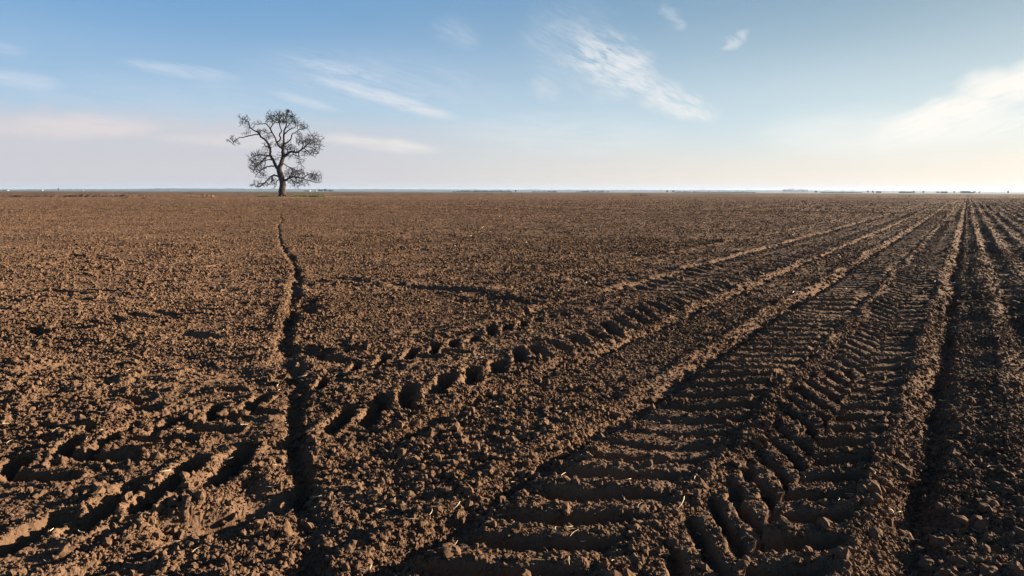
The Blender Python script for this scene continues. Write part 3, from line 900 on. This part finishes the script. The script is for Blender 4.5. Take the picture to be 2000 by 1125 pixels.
grass_blades('grass', [gs(607, 384.9, 4.0, 3.0, 16000, 0.46), (TX + 3.6, TY - 1.5, 1.6, 1.4, 1800, 0.22), gs(520, 384.8, 2.4, 2.2, 4500, 0.40), gs(500, 385.0, 2.0, 1.5, 700, 0.14), gs(640, 384.7, 3.0, 1.6, 1400, 0.14)], M_GRASS,
             'green grass growing at the foot of the bare oak', 5)
grass_blades('dry_grass', [gs(670, 385.2, 7.0, 1.2, 900, 0.14), gs(720, 385.6, 6.0, 1.0, 400, 0.12), gs(575, 386.0, 2.5, 1.0, 800, 0.13), gs(480, 385.4, 3.0, 1.0, 300, 0.12)], M_DRYGRASS,
             'dry straw coloured grass trailing out from under the bare oak', 6)

# ------------------------------------------------------------------ straw, stones and the sprout on the near soil
M_STRAW = simple_mat('straw', (0.42, 0.33, 0.20), (0.62, 0.51, 0.34), 9.0, 0.7, 0.3)
M_STONE = simple_mat('pale_stone', (0.42, 0.34, 0.27), (0.56, 0.47, 0.38), 30.0, 0.8, 0.3, 0.5, 0.004)
def straw_mesh(mb, x, y, az_, ln, rad, r, lift=0.012, bend=0.15, tilt=0.1):
    n = 6
    t = np.linspace(-0.5, 0.5, n)
    kx = np.cos(az_); ky = np.sin(az_)
    off = bend * ln * (t * t * 4 - 0.5) * 0.5
    X = x + kx * t * ln - ky * off; Y = y + ky * t * ln + kx * off
    z0 = max(ground_z(float(a), float(b)) for a, b in zip(X[::2], Y[::2]))
    Z = z0 + lift + tilt * ln * t - 0.1 * ln * (t * 2) ** 2 * 0.3
    mb.tube(np.stack([X, Y, Z], 1), rad * np.array((0.8, 1, 1, 1, 0.9, 0.5)), 5)
r_s = np.random.default_rng(44)
def straw_litter():
    mb = MB()
    for _ in range(620):
        dd = 2.4 + 9 * r_s.random() ** 1.6; th = r_s.uniform(-0.70, 0.70)
        x, y = dd * math.sin(th), dd * math.cos(th)
        straw_mesh(mb, x, y, r_s.uniform(0, 3.14), r_s.uniform(0.015, 0.065), r_s.uniform(0.0008, 0.0019), r_s, 0.010, r_s.uniform(-.4, .4), r_s.uniform(-.3, .3))
    for _ in range(200):                               # pale flecks of husk and chips of stone far out
        dd = r_s.uniform(10, 45); th = r_s.uniform(-0.1, 0.70)
        x, y = dd * math.sin(th), dd * math.cos(th)
        straw_mesh(mb, x, y, r_s.uniform(0, 3.14), r_s.uniform(0.04, 0.10), 0.006 + 0.0002 * dd * r_s.random(), r_s, 0.03, 0.2, 0.2)
    o = mb.build('straw_litter', M_STRAW)
    tag(o, 'thin scattered bits of pale straw and husk lying over the soil', 'straw', kind='stuff')
straw_litter()
SG = 'larger straw stalks lying on the soil'
for px, py, dxp, dyp, rad, lab in (
        (1330, 1002, 26, -16, 0.0026, 'thick pale straw stalk lying aslant on the soil between two tyre tracks'),
        (1218, 950, 24, -1, 0.0020, 'straight pale straw lying level beside the wide tread bars in the foreground'),
        (1393, 843, 18, 6, 0.0019, 'short pale straw lying on the lit ridge between the two lugged tracks'),
        (598, 736, 26, -8, 0.0045, 'bright bent straw lying beside the rut that runs to the oak'),
        (157, 1057, 22, 6, 0.0022, 'pale straw lying on the soil near the bottom left edge'),
        (875, 1065, 16, 12, 0.0019, 'thin pale straw leaning on large clods at the bottom of the field'),
        (892, 993, 8, -14, 0.0022, 'short pale straw standing up from clods left of a long furrow'),
        (1746, 1011, 24, -1, 0.0018, 'pale straw lying just below the round pale stone'),
        (1755, 738, 20, 1, 0.0028, 'flat pale straw lying across the tread bars of the right track')):
    p = ground_at(px, py); q = ground_at(px + dxp, py + dyp * 0.4)
    ln = dxp / (py - 375) * H_CAM
    mb = MB(); straw_mesh(mb, p[0], p[1], math.atan2(-dyp * 0.02, 1.0) + (0.5 if dyp < -5 else (-0.5 if dyp > 4 else 0)), max(ln, 0.04) * 1.25, rad, r_s, 0.016, 0.25, 0.12 if abs(dyp) < 9 else 0.5)
    o = mb.build('straw_stalk', M_STRAW, smooth=True)
    tag(o, lab, 'straw', SG)
def straw_tuft(px, py, n, ln, label):
    p = ground_at(px, py); mb = MB(); z = ground_z(*p)
    for k in range(n):
        a = r_s.uniform(0, 6.283); e = r_s.uniform(0.15, 1.2); L = ln * r_s.uniform(0.5, 1.1)
        d = np.array((math.cos(a) * math.cos(e), math.sin(a) * math.cos(e), math.sin(e)))
        t = np.linspace(0, 1, 6)[:, None]
        P = np.array((p[0], p[1], z)) + d * t * L + np.array((0, 0, -0.7)) * (t ** 2) * L * math.cos(e)
        mb.tube(P, np.array((1, 1, .9, .8, .6, .3)) * 0.0019, 5)
    o = mb.build('straw_tuft', M_STRAW, smooth=True); tag(o, label, 'straw tuft')
straw_tuft(785, 888, 16, 0.065, 'pale frayed tuft of dead straw roots on a ridge right of the rut')

def lone_clod(px, py, size, squash, seed, name, mat, label, cat, sink=0.35, group=None):
    import bmesh
    bm = clod_shape(seed, squash)
    bmesh.ops.subdivide_edges(bm, edges=bm.edges[:], cuts=1, use_grid_fill=True, smooth=0.4)
    rr = np.random.default_rng(seed)
    for v in bm.verts:
        v.co *= 1 + 0.035 * rr.normal()
    me = bpy.data.meshes.new(name); bm.to_mesh(me); bm.free(); me.materials.append(mat)
    o = bpy.data.objects.new(name, me); COL.objects.link(o)
    p = ground_at(px, py); o.location = (p[0], p[1], ground_z(*p) + size * squash * (1 - sink) - 0.004); o.scale = (size,) * 3
    o.rotation_euler = (rr.uniform(-.2, .2), rr.uniform(-.2, .2), rr.uniform(0, 6.28))
    tag(o, label, cat, group)
lone_clod(1739, 1004, 0.013, 0.9, 301, 'pale_stone', M_STONE, 'round pale stone beside the rightmost lit ridge near the bottom edge', 'stone')
GC = 'large clods of soil in the foreground'
for px, py, sz, sq, sd, lab in (
        (880, 1098, 0.050, 0.7, 310, 'largest rounded clod of soil at the bottom edge left of centre'),
        (750, 1062, 0.034, 0.8, 311, 'lit clod of soil above the bottom edge right of the rut'),
        (700, 982, 0.020, 0.9, 312, 'small ball of soil lying alone in the dark hollow right of the rut'),
        (935, 955, 0.030, 0.85, 313, 'upright lit clod of soil just left of the long dark furrow'),
        (455, 1020, 0.042, 0.75, 314, 'broad lit clod of soil left of the rut near the bottom'),
        (1070, 975, 0.045, 0.5, 315, 'flat slab of dark soil at the near end of a tread bar'),
        (1805, 1090, 0.045, 0.7, 316, 'big shadowed clod of soil in the furrow at bottom right'),
        (1730, 962, 0.026, 0.85, 317, 'rounded clod of soil on the right ridge above the pale stone'),
        (432, 830, 0.045, 0.6, 318, 'lit clod of soil among the hollows at left of the rut'),
        (262, 710, 0.060, 0.6, 319, 'pale lit clod of soil standing out in the left part of the field')):
    lone_clod(px, py, sz, sq, sd, 'soil_clod', M_SOIL, lab, 'clod', group=GC)
M_LEAF = simple_mat('sprout_leaf', (0.24, 0.30, 0.06), (0.33, 0.38, 0.09), 20.0, 0.6, 0.3)
def sprout(px, py, sz, label):
    p = ground_at(px, py); z = ground_z(*p); mb = MB()
    root = empty('seedling', (p[0], p[1], z)); tag(root, label, 'seedling', None)
    st = MB(); st.tube([(0, 0, -0.01), (0, 0, sz * 0.6)], [0.002, 0.0015], 5); st.build('stem', M_LEAF, root)
    for k in range(5):
        a = k * 1.26 + 0.3; e = np.array((math.cos(a), math.sin(a), 0)); s_ = np.array((-math.sin(a), math.cos(a), 0))
        lf = MB(); b = np.array((0, 0, sz * (0.3 + 0.06 * k)))
        V = [b, b + e * sz * .5 + s_ * sz * .28 + (0, 0, sz * .3), b + e * sz + (0, 0, sz * .25), b + e * sz * .5 - s_ * sz * .28 + (0, 0, sz * .3)]
        V = V + [v - np.array((0, 0, 0.0008)) for v in V]
        lf.put(V, [(0, 1, 2, 3), (7, 6, 5, 4), (0, 4, 5, 1), (1, 5, 6, 2), (2, 6, 7, 3), (3, 7, 4, 0)]); lf.build('leaf', M_LEAF, root)
sprout(1840, 769, 0.030, 'tiny yellow green seedling growing in the dark furrow at right')

# ------------------------------------------------------------------ far farmland and low hills
M_FAR = simple_mat('far_farmland', (0.060, 0.080, 0.040), (0.10, 0.105, 0.07), 0.004, 0.95, 0.1)
def ring(name, r0, r1, z0, z1, mat, n=240, amp=0.0):
    rr = np.geomspace(r0, r1, 14); th = np.linspace(-math.pi, math.pi, n, endpoint=False)
    RR, TH = np.meshgrid(rr, th, indexing='ij')
    X, Y = RR * np.sin(TH), RR * np.cos(TH)
    Z = z0 + (z1 - z0) * (RR - r0) / (r1 - r0) + amp * vnoise((X / 400).astype(f32), (Y / 400).astype(f32), 1) * sstep(RR, r0, r0 * 2)
    idx = np.arange(RR.size).reshape(RR.shape); nx = np.roll(idx, -1, 1)
    F = np.stack([idx[:-1], idx[1:], nx[1:], nx[:-1]], -1).reshape(-1, 4)
    return np_mesh(name, np.stack([X.ravel(), Y.ravel(), Z.ravel()], 1), F, mat, smooth=True)
tag(ring('far_farmland', 880, 9000, 0.004, 0.004, M_FAR, amp=0.0), kind='structure')
M_HILL = simple_mat('hill_woods', (0.018, 0.024, 0.018), (0.032, 0.038, 0.028), 0.01, 0.95, 0.1)
def hills():
    th = np.radians(np.linspace(-60, 60, 700)); D = 5200.0
    pxs = [-900, 0, 60, 250, 300, 340, 500, 600, 750, 1000, 1250, 1500, 1750, 1950, 2700]
    top = [371.2, 370.4, 370.0, 369.5, 368.5, 368.2, 368.8, 369.4, 369.7, 370.6, 371.0, 371.6, 373.0, 375.0, 377]
    r = np.random.default_rng(3)
    x = np.tan(np.clip(th, -1.2, 1.2)) * FPX + 1000
    yt = np.interp(x, pxs, top)
    horizon = Y0 + ROLL * (x - 1000)
    hgt = np.maximum((horizon - yt) / FPX * D * np.cos(th), 2.0) + H_CAM
    bump = 1.6 * np.abs(np.interp(np.arange(700), np.arange(0, 700, 2), r.normal(size=350))) + 0.8 * r.random(700)
    hgt = hgt + bump * 0.8
    rows = [(D - 500, 0.0), (D - 120, 0.55), (D, 1.0), (D + 250, 0.9), (D + 1200, 0.0)]
    V = []
    for rr_, k in rows:
        V.append(np.stack([rr_ * np.sin(th), rr_ * np.cos(th), hgt * k - 0.3], 1))
    V = np.vstack(V); n = len(th); idx = np.arange(len(rows) * n).reshape(len(rows), n)
    F = np.stack([idx[:-1, :-1], idx[1:, :-1], idx[1:, 1:], idx[:-1, 1:]], -1).reshape(-1, 4)
    tag(np_mesh('hills', V, F, M_HILL), kind='structure')
hills()

# ------------------------------------------------------------------ things along the horizon
M_POLE = simple_mat('weathered_wood', (0.16, 0.13, 0.10), (0.24, 0.20, 0.16), 4.0, 0.9, 0.1)
M_CERAM = simple_mat('brown_ceramic', (0.16, 0.08, 0.05), (0.20, 0.10, 0.06), 4.0, 0.3, 0.5)
def make_pole():
    t = empty('utility_pole', (0, 0, 0))
    mb = MB(); mb.tube([(0, 0, -0.5), (0, 0, 5), (0, 0, 10.0)], [0.26, 0.23, 0.19], 8); mb.build('pole', M_POLE, t)
    mb = MB(); mb.box((0, -0.22, 9.3), (2.6, 0.20, 0.22)); mb.box((0, -0.22, 8.4), (1.8, 0.20, 0.2)); mb.build('crossarm', M_POLE, t)
    for x in (-1.2, -0.5, 0.5, 1.2):
        mb = MB(); mb.tube([(x, -0.22, 9.41), (x, -0.22, 9.6), (x, -0.22, 9.85)], [0.10, 0.13, 0.07], 8); mb.build('insulator', M_CERAM, t)
    return t
def dup(root, loc, rz=0.0):
    c = root.copy(); COL.objects.link(c); c.location = loc; c.rotation_euler = (0, 0, rz)
    for ch in root.children:
        k = ch.copy(); COL.objects.link(k); k.parent = c
        for g in ch.children:
            q = g.copy(); COL.objects.link(q); q.parent = k
    return c
poles = [(1077, 1860), (1148, 1850), (1217, 1790), (1290, 1640), (1373, 1560), (1460, 1500), (1549, 1430), (1645, 1360), (1744, 1300), (1849, 1240), (1957, 1180)]
pole_lab = ['utility pole on the skyline over the brushwood in the middle distance', 'utility pole just left of the bare brush line on the skyline', 'utility pole left of two dark bushes beside open skyline',
            'utility pole standing just left of the two dark skyline bushes', 'utility pole right of the two dark skyline bushes', 'utility pole in the open left of the row of bare trees',
            'utility pole rising out of the row of bare trees', 'utility pole in the open right of the row of bare trees', 'utility pole just right of the small farmhouse on the horizon',
            'utility pole over the low shed on the right horizon', 'rightmost utility pole on the skyline']
proto = make_pole()
for i, ((px, D), lab) in enumerate(zip(poles, pole_lab)):
    p = at_depth(px, 374, D)
    o = proto if i == 0 else dup(proto, (0, 0, 0))
    o.location = (p[0], D, 0); o.rotation_euler = (0, 0, 0.15)
    tag(o, lab, 'pole', 'utility poles along the horizon')
for i, (px, D, lab) in enumerate(((188, 2300, 'faint utility pole on the far left skyline right of the white sheds'), (417, 2300, 'faint utility pole on the skyline just left of the oak'), (752, 2200, 'faint utility pole on the skyline right of the oak and its bushes'))):
    o = dup(proto, (0, 0, 0)); p = at_depth(px, 374, D); o.location = (p[0], D, 0)
    tag(o, lab, 'pole', 'faint utility poles far off')

M_BUSH = simple_mat('far_bush', (0.030, 0.040, 0.022), (0.055, 0.062, 0.035), 0.8, 0.95, 0.1)
M_BARE = simple_mat('bare_branch', (0.10, 0.085, 0.075), (0.15, 0.13, 0.115), 0.8, 0.95, 0.1)
def crown_tree(name, x, y, h, wd, label, cat, group, seed, bush=True, mat=None):
    r = np.random.default_rng(seed)
    t = empty(name, (x, y, 0)); tag(t, label, cat, group)
    mb = MB()
    if bush:
        mb.tube([(0, 0, -0.3), (0.05 * wd, 0, h * 0.3), (0, 0, h * 0.7)], [0.035 * h, 0.028 * h, 0.012 * h], 6)
        for k in range(5):
            a = k * 1.3; mb.tube([(0, 0, h * (0.15 + 0.07 * k)), (math.cos(a) * wd * .2, math.sin(a) * wd * .2, h * .5), (math.cos(a) * wd * .34, math.sin(a) * wd * .34, h * .7)], [0.018 * h, 0.012 * h, 0.005 * h], 5)
        mb.build('trunk', M_BARE, t)
        # crown of many small leaf faces gathered into clumps
        V = []; n = 0
        nc = 14
        cen = np.stack([r.uniform(-0.42, 0.42, nc) * wd, r.uniform(-0.3, 0.3, nc) * wd, (0.22 + 0.62 * r.random(nc)) * h], 1)
        pts_ = []
        for c in cen:
            m = 55
            v = r.normal(size=(m, 3)); v /= np.linalg.norm(v, axis=1)[:, None]; v *= r.random(m)[:, None] ** 0.4
            pts_.append(c + v * np.array((0.14 * wd + 0.05 * h, 0.14 * wd + 0.05 * h, 0.17 * h)))
        pts_ = np.vstack(pts_); pts_[:, 2] = np.maximum(pts_[:, 2], 0.05)
        m = len(pts_); A = r.normal(size=(m, 3)); A /= np.linalg.norm(A, axis=1)[:, None]; B = np.cross(A, r.normal(size=(m, 3))); B /= np.linalg.norm(B, axis=1)[:, None]
        sz = (0.05 * h) * r.uniform(0.6, 1.3, m)[:, None]
        Vq = np.stack([pts_ - A * sz - B * sz, pts_ + A * sz - B * sz, pts_ + A * sz + B * sz, pts_ - A * sz + B * sz], 1).reshape(-1, 3)
        np_mesh('crown', Vq, np.arange(m * 4).reshape(-1, 4), mat or M_BUSH, t)
    else:
        mb.tube([(0, 0, -0.3), (0, 0, h * 0.45), (0.02 * h, 0, h * 0.9)], [0.022 * h, 0.015 * h, 0.004 * h], 6); mb.build('trunk', M_BARE, t)
        tw = MB()
        for k in range(26):
            z = h * r.uniform(0.18, 0.8); a = r.uniform(0, 6.28); L = wd * r.uniform(0.3, 0.55)
            p0 = np.array((0, 0, z)); p1 = p0 + np.array((math.cos(a) * L * .5, math.sin(a) * L * .5, h * 0.1)); p2 = p1 + np.array((math.cos(a) * L * .4, math.sin(a) * L * .4, h * r.uniform(0.06, 0.16)))
            tw.tube([p0, p1, p2], [0.010 * h, 0.007 * h, 0.004 * h], 4)
            for q in range(4):
                b = r.uniform(0, 6.28); s_ = p1 + (p2 - p1) * r.random()
                tw.tube([s_, s_ + np.array((math.cos(b) * .12 * h, math.sin(b) * .12 * h, .10 * h))], [0.005 * h, 0.003 * h], 3, cap=False)
        tw.build('crown', mat or M_BARE, t)
    return t
def place(px, D): return at_depth(px, 374, D)[0], D
def px_h(n, D): return n * D / FPX
sd = 500
D = 1500
for px, wpx, hpx, lab in ((623, 6.5, 3.4, 'dark bush on the skyline right of the oak, widest gap on its left'), (629, 4, 3.0, 'narrow dark bush, second to the right of the oak on the skyline'),
                          (635, 6.5, 4.2, 'tallest dark bush in the small clump right of the oak'), (643, 6, 3.2, 'low dark bush at the right end of the clump beyond the oak'), (648, 4, 2.2, 'smallest bush trailing off right of the clump beyond the oak')):
    x, y = place(px, D); sd += 1
    crown_tree('bush', x, y, px_h(hpx + 1.4, D), px_h(wpx, D), lab, 'bush', 'dark bushes beyond the oak', sd)
r_f = np.random.default_rng(77)
# row of bare trees
D = 1450; xs = [1530, 1532.5, 1535.5, 1538, 1541, 1543.5, 1546, 1549, 1552, 1556, 1559, 1562, 1565, 1568, 1570.5, 1573.5, 1576.5]
for i, px in enumerate(xs):
    x, y = place(px, D + r_f.uniform(-15, 15)); sd += 1
    h = px_h(r_f.uniform(5.6, 7.4) + 1.0, D)
    lab = 'leftmost bare tree of the grey row on the right horizon' if i == 0 else ('rightmost bare tree of the grey row on the right horizon' if i == len(xs) - 1 else
          'grey bare tree standing within the row on the right horizon')
    crown_tree('bare_tree', x, y, h, h * 0.55, lab, 'tree', 'bare trees of the row on the right horizon', sd, bush=False)
# scattered far trees and bushes
for px, hpx, wpx, D, bush, nm, lab in (
        (1007.5, 3.6, 2.8, 1300, True, 'bush', 'single dark rounded bush on the skyline at the middle of the field'),
        (1303, 2.6, 4.5, 1600, True, 'bush', 'left of two dark low bushes on the skyline right of centre'),
        (1315, 2.8, 5.0, 1600, True, 'bush', 'right of two dark low bushes on the skyline right of centre'),
        (1594, 2.8, 3.6, 1400, True, 'bush', 'lone dark bush just right of the bare tree row'),
        (1695, 3.6, 3.6, 1500, True, 'tree', 'small dark tree left of a pair near the far farmhouse'),
        (1705, 3.2, 3.0, 1500, True, 'tree', 'small dark tree next to the far farmhouse'),
        (1785, 3.2, 2.2, 1500, True, 'tree', 'thin dark tree between the long hedge and a round tree at right'),
        (1803, 3.4, 3.2, 1500, True, 'tree', 'small round tree standing alone on the right horizon'),
        (1831, 2.6, 7.0, 1500, True, 'bush', 'wide low bush left of the low shed on the right horizon'),
        (1864, 2.8, 3.0, 1500, True, 'bush', 'small bush right of the low shed on the right horizon'),
        (1903, 2.8, 5.0, 1450, True, 'bush', 'low bush right of the dark grove on the right horizon'),
        (1913, 2.6, 3.0, 1450, True, 'bush', 'last small bush trailing right from the dark grove'),
        (1969, 4.0, 2.6, 1350, True, 'tree', 'small dark tree nearest the right edge of the photo'),
        (114, 4.4, 2.0, 2000, True, 'tree', 'lone dark tree poking above the blue hills at far left')):
    x, y = place(px, D); sd += 1
    crown_tree(nm, x, y, px_h(hpx + 1.6, D), px_h(wpx, D), lab, nm, None, sd)
# hedges and low brush that read as one mass: stuff
def brush(name, x0, x1, D, hpx, n, label, seed, mat):
    r = np.random.default_rng(seed); V = []
    m = n; px = r.uniform(x0, x1, m); hh = px_h(hpx, D) * (0.35 + 0.65 * np.clip(0.5 + 0.7 * vnoise((px * 0.25).astype(f32), np.zeros(m, f32), 1), 0, 1))
    X = np.array([at_depth(a, 374, D)[0] for a in px]); Y = D + r.uniform(-12, 12, m); Z = hh * r.random(m) ** 1.2
    P = np.stack([X, Y, Z], 1); A = r.normal(size=(m, 3)); A /= np.linalg.norm(A, axis=1)[:, None]; B = np.cross(A, r.normal(size=(m, 3))); B /= np.linalg.norm(B, axis=1)[:, None]
    sz = 0.45 * r.uniform(0.6, 1.4, m)[:, None] * D / 1300
    Vq = np.stack([P - A * sz - B * sz, P + A * sz - B * sz, P + A * sz + B * sz, P - A * sz + B * sz], 1).reshape(-1, 3)
    tag(np_mesh(name, Vq, np.arange(m * 4).reshape(-1, 4), mat), label, 'brush', kind='stuff')
brush('brushwood', 884, 1000, 1250, 3.4, 1500, 'long dark green brush along the field edge left of centre', 1, M_BUSH)
brush('brushwood', 1040, 1088, 1250, 3.0, 900, 'short brown brush along the field edge at the middle', 2, M_BARE)
brush('brushwood', 1125, 1180, 1250, 3.4, 1100, 'brown brush line on the field edge right of the single bush', 3, M_BARE)
brush('brushwood', 1320, 1475, 1300, 2.4, 1800, 'thin green brush along the field edge left of the bare tree row', 4, M_BUSH)
brush('brushwood', 1605, 1680, 1300, 2.4, 1100, 'thin green brush along the field edge right of the bare tree row', 5, M_BUSH)
brush('hedge', 1760, 1782, 1450, 3.4, 900, 'long dark hedge on the right horizon', 6, M_BUSH)
brush('grove', 1882, 1896, 1400, 4.6, 1200, 'dark grove right of the vanishing tyre tracks', 7, M_BUSH)

# buildings
M_WHITE = simple_mat('white_render', (0.20, 0.20, 0.195), (0.26, 0.26, 0.25), 0.4, 0.8, 0.2)
M_ROOF = simple_mat('roof_tiles', (0.16, 0.09, 0.07), (0.22, 0.13, 0.10), 0.7, 0.9, 0.2)
M_GREYR = simple_mat('grey_sheet_roof', (0.12, 0.13, 0.14), (0.17, 0.18, 0.19), 0.5, 0.6, 0.3)
M_DARK = simple_mat('dark_opening', (0.03, 0.03, 0.035), (0.05, 0.05, 0.055), 1.0, 0.5, 0.4)
def building(name, px, D, wm, dm, hm, roofh, label, wall, roof, nwin=3, group=None):
    x, y = place(px, D)
    t = empty(name, (x, y, 0)); tag(t, label, 'building', group)
    mb = MB(); mb.box((0, 0, hm / 2 - 0.2), (wm, dm, hm + 0.4))
    mb.put([(-wm / 2, -dm / 2 + .05, hm), (-wm / 2, dm / 2 - .05, hm), (-wm / 2, 0, hm + roofh * .95), (-wm / 2, 0, hm + roofh * .95)], [(0, 1, 2, 3)])
    mb.put([(wm / 2, -dm / 2 + .05, hm), (wm / 2, dm / 2 - .05, hm), (wm / 2, 0, hm + roofh * .95), (wm / 2, 0, hm + roofh * .95)], [(0, 1, 2, 3)])
    mb.build('wall', wall, t)
    rb = MB(); e = 0.4; th = 0.18
    for sgn in (-1, 1):
        a = np.array((-wm / 2 - e, sgn * (dm / 2 + e), hm - 0.1)); b = np.array((wm / 2 + e, sgn * (dm / 2 + e), hm - 0.1)); c = np.array((wm / 2 + e, 0, hm + roofh)); d = np.array((-wm / 2 - e, 0, hm + roofh))
        up = np.array((0, 0, th)); V = [a, b, c, d, a + up, b + up, c + up, d + up]
        rb.put(V, [(0, 1, 2, 3), (4, 7, 6, 5), (0, 4, 5, 1), (1, 5, 6, 2), (2, 6, 7, 3), (3, 7, 4, 0)])
    rb.build('roof', roof, t)
    for k in range(nwin):
        xx = -wm / 2 + wm * (k + 0.5) / nwin
        wb = MB(); wb.box((xx, -dm / 2 - 0.03, hm * 0.55), (min(1.4, wm / nwin * .5), 0.1, min(1.4, hm * .4))); wb.build('window', M_DARK, t)
    db = MB(); db.box((wm * 0.22, -dm / 2 - 0.04, 1.05), (1.1, 0.12, 2.1)); db.build('door', M_DARK, t)
GB = 'far white sheds on the left horizon'
building('white_shed', 12, 1500, 9.5, 6, 1.2, 0.5, 'long low white shed near the left edge of the photo', M_WHITE, M_GREYR, 3, GB)
building('white_shed', 81.5, 1700, 5.5, 5, 1.7, 0.6, 'bright white small shed, second from the left on the horizon', M_WHITE, M_GREYR, 2, GB)
building('white_shed', 161, 1900, 5.5, 5, 1.3, 0.5, 'tiny white shed left of the faint far pole', M_WHITE, M_GREYR, 2, GB)
building('white_shed', 332, 1900, 5.0, 5, 1.3, 0.5, 'tiny white shed below the highest part of the blue hills', M_WHITE, M_GREYR, 2, GB)
building('white_warehouse', 600, 1600, 14, 9, 2.2, 0.8, 'wide white warehouse low on the skyline just right of the oak trunk', M_WHITE, M_GREYR, 5)
building('white_house', 617, 1600, 4.5, 5, 2.4, 0.7, 'small white house at the left end of the dark bushes', M_WHITE, M_GREYR, 2)
building('farmhouse', 1716, 1400, 7.5, 6, 2.2, 1.5, 'dark roofed farmhouse beside small trees on the right horizon', M_WHITE, M_ROOF, 3)
building('low_shed', 1844, 1500, 11, 7, 2.6, 1.4, 'low dark roofed shed between bushes on the right horizon', M_DARK, M_ROOF, 3)
building('white_house', 1187, 1500, 5, 5, 1.8, 0.6, 'tiny white house at the field edge right of the brown brush', M_WHITE, M_GREYR, 2)
# hoist frame near the warehouse
def gantry(px, D):
    x, y = place(px, D); t = empty('water_tower', (x, y, 0)); tag(t, 'small water tower on legs left of the wide white warehouse', 'tower')
    for a in (-0.9, 0.9):
        for b in (-0.9, 0.9):
            mb = MB(); mb.tube([(a, b, -0.3), (a * 0.8, b * 0.8, 4.0)], [0.16, 0.14], 6); mb.build('leg', M_POLE, t)
    mb = MB(); mb.tube([(0, 0, 4.0), (0, 0, 4.2), (0, 0, 5.9), (0, 0, 6.5)], [1.0, 1.35, 1.35, 0.2], 12); mb.build('tank', M_POLE, t)
gantry(588.5, 1650)

# ------------------------------------------------------------------ haze
def haze():
    m = bpy.data.materials.new('haze'); m.use_nodes = True
    nt = m.node_tree; nt.nodes.clear()
    o = nt.nodes.new('ShaderNodeOutputMaterial'); v = nt.nodes.new('ShaderNodeVolumePrincipled')
    v.inputs['Color'].default_value = (0.34, 0.47, 0.66, 1); v.inputs['Density'].default_value = 0.00010; v.inputs['Anisotropy'].default_value = 0.2
    nt.links.new(v.outputs[0], o.inputs['Volume'])
    mb = MB(); top = 32.0; bot = -2.0
    mb.box((0, 1000, (top + bot) / 2), (19000, 19000, top - bot))
    ob = mb.build('haze', m); tag(ob, kind='stuff')
haze()
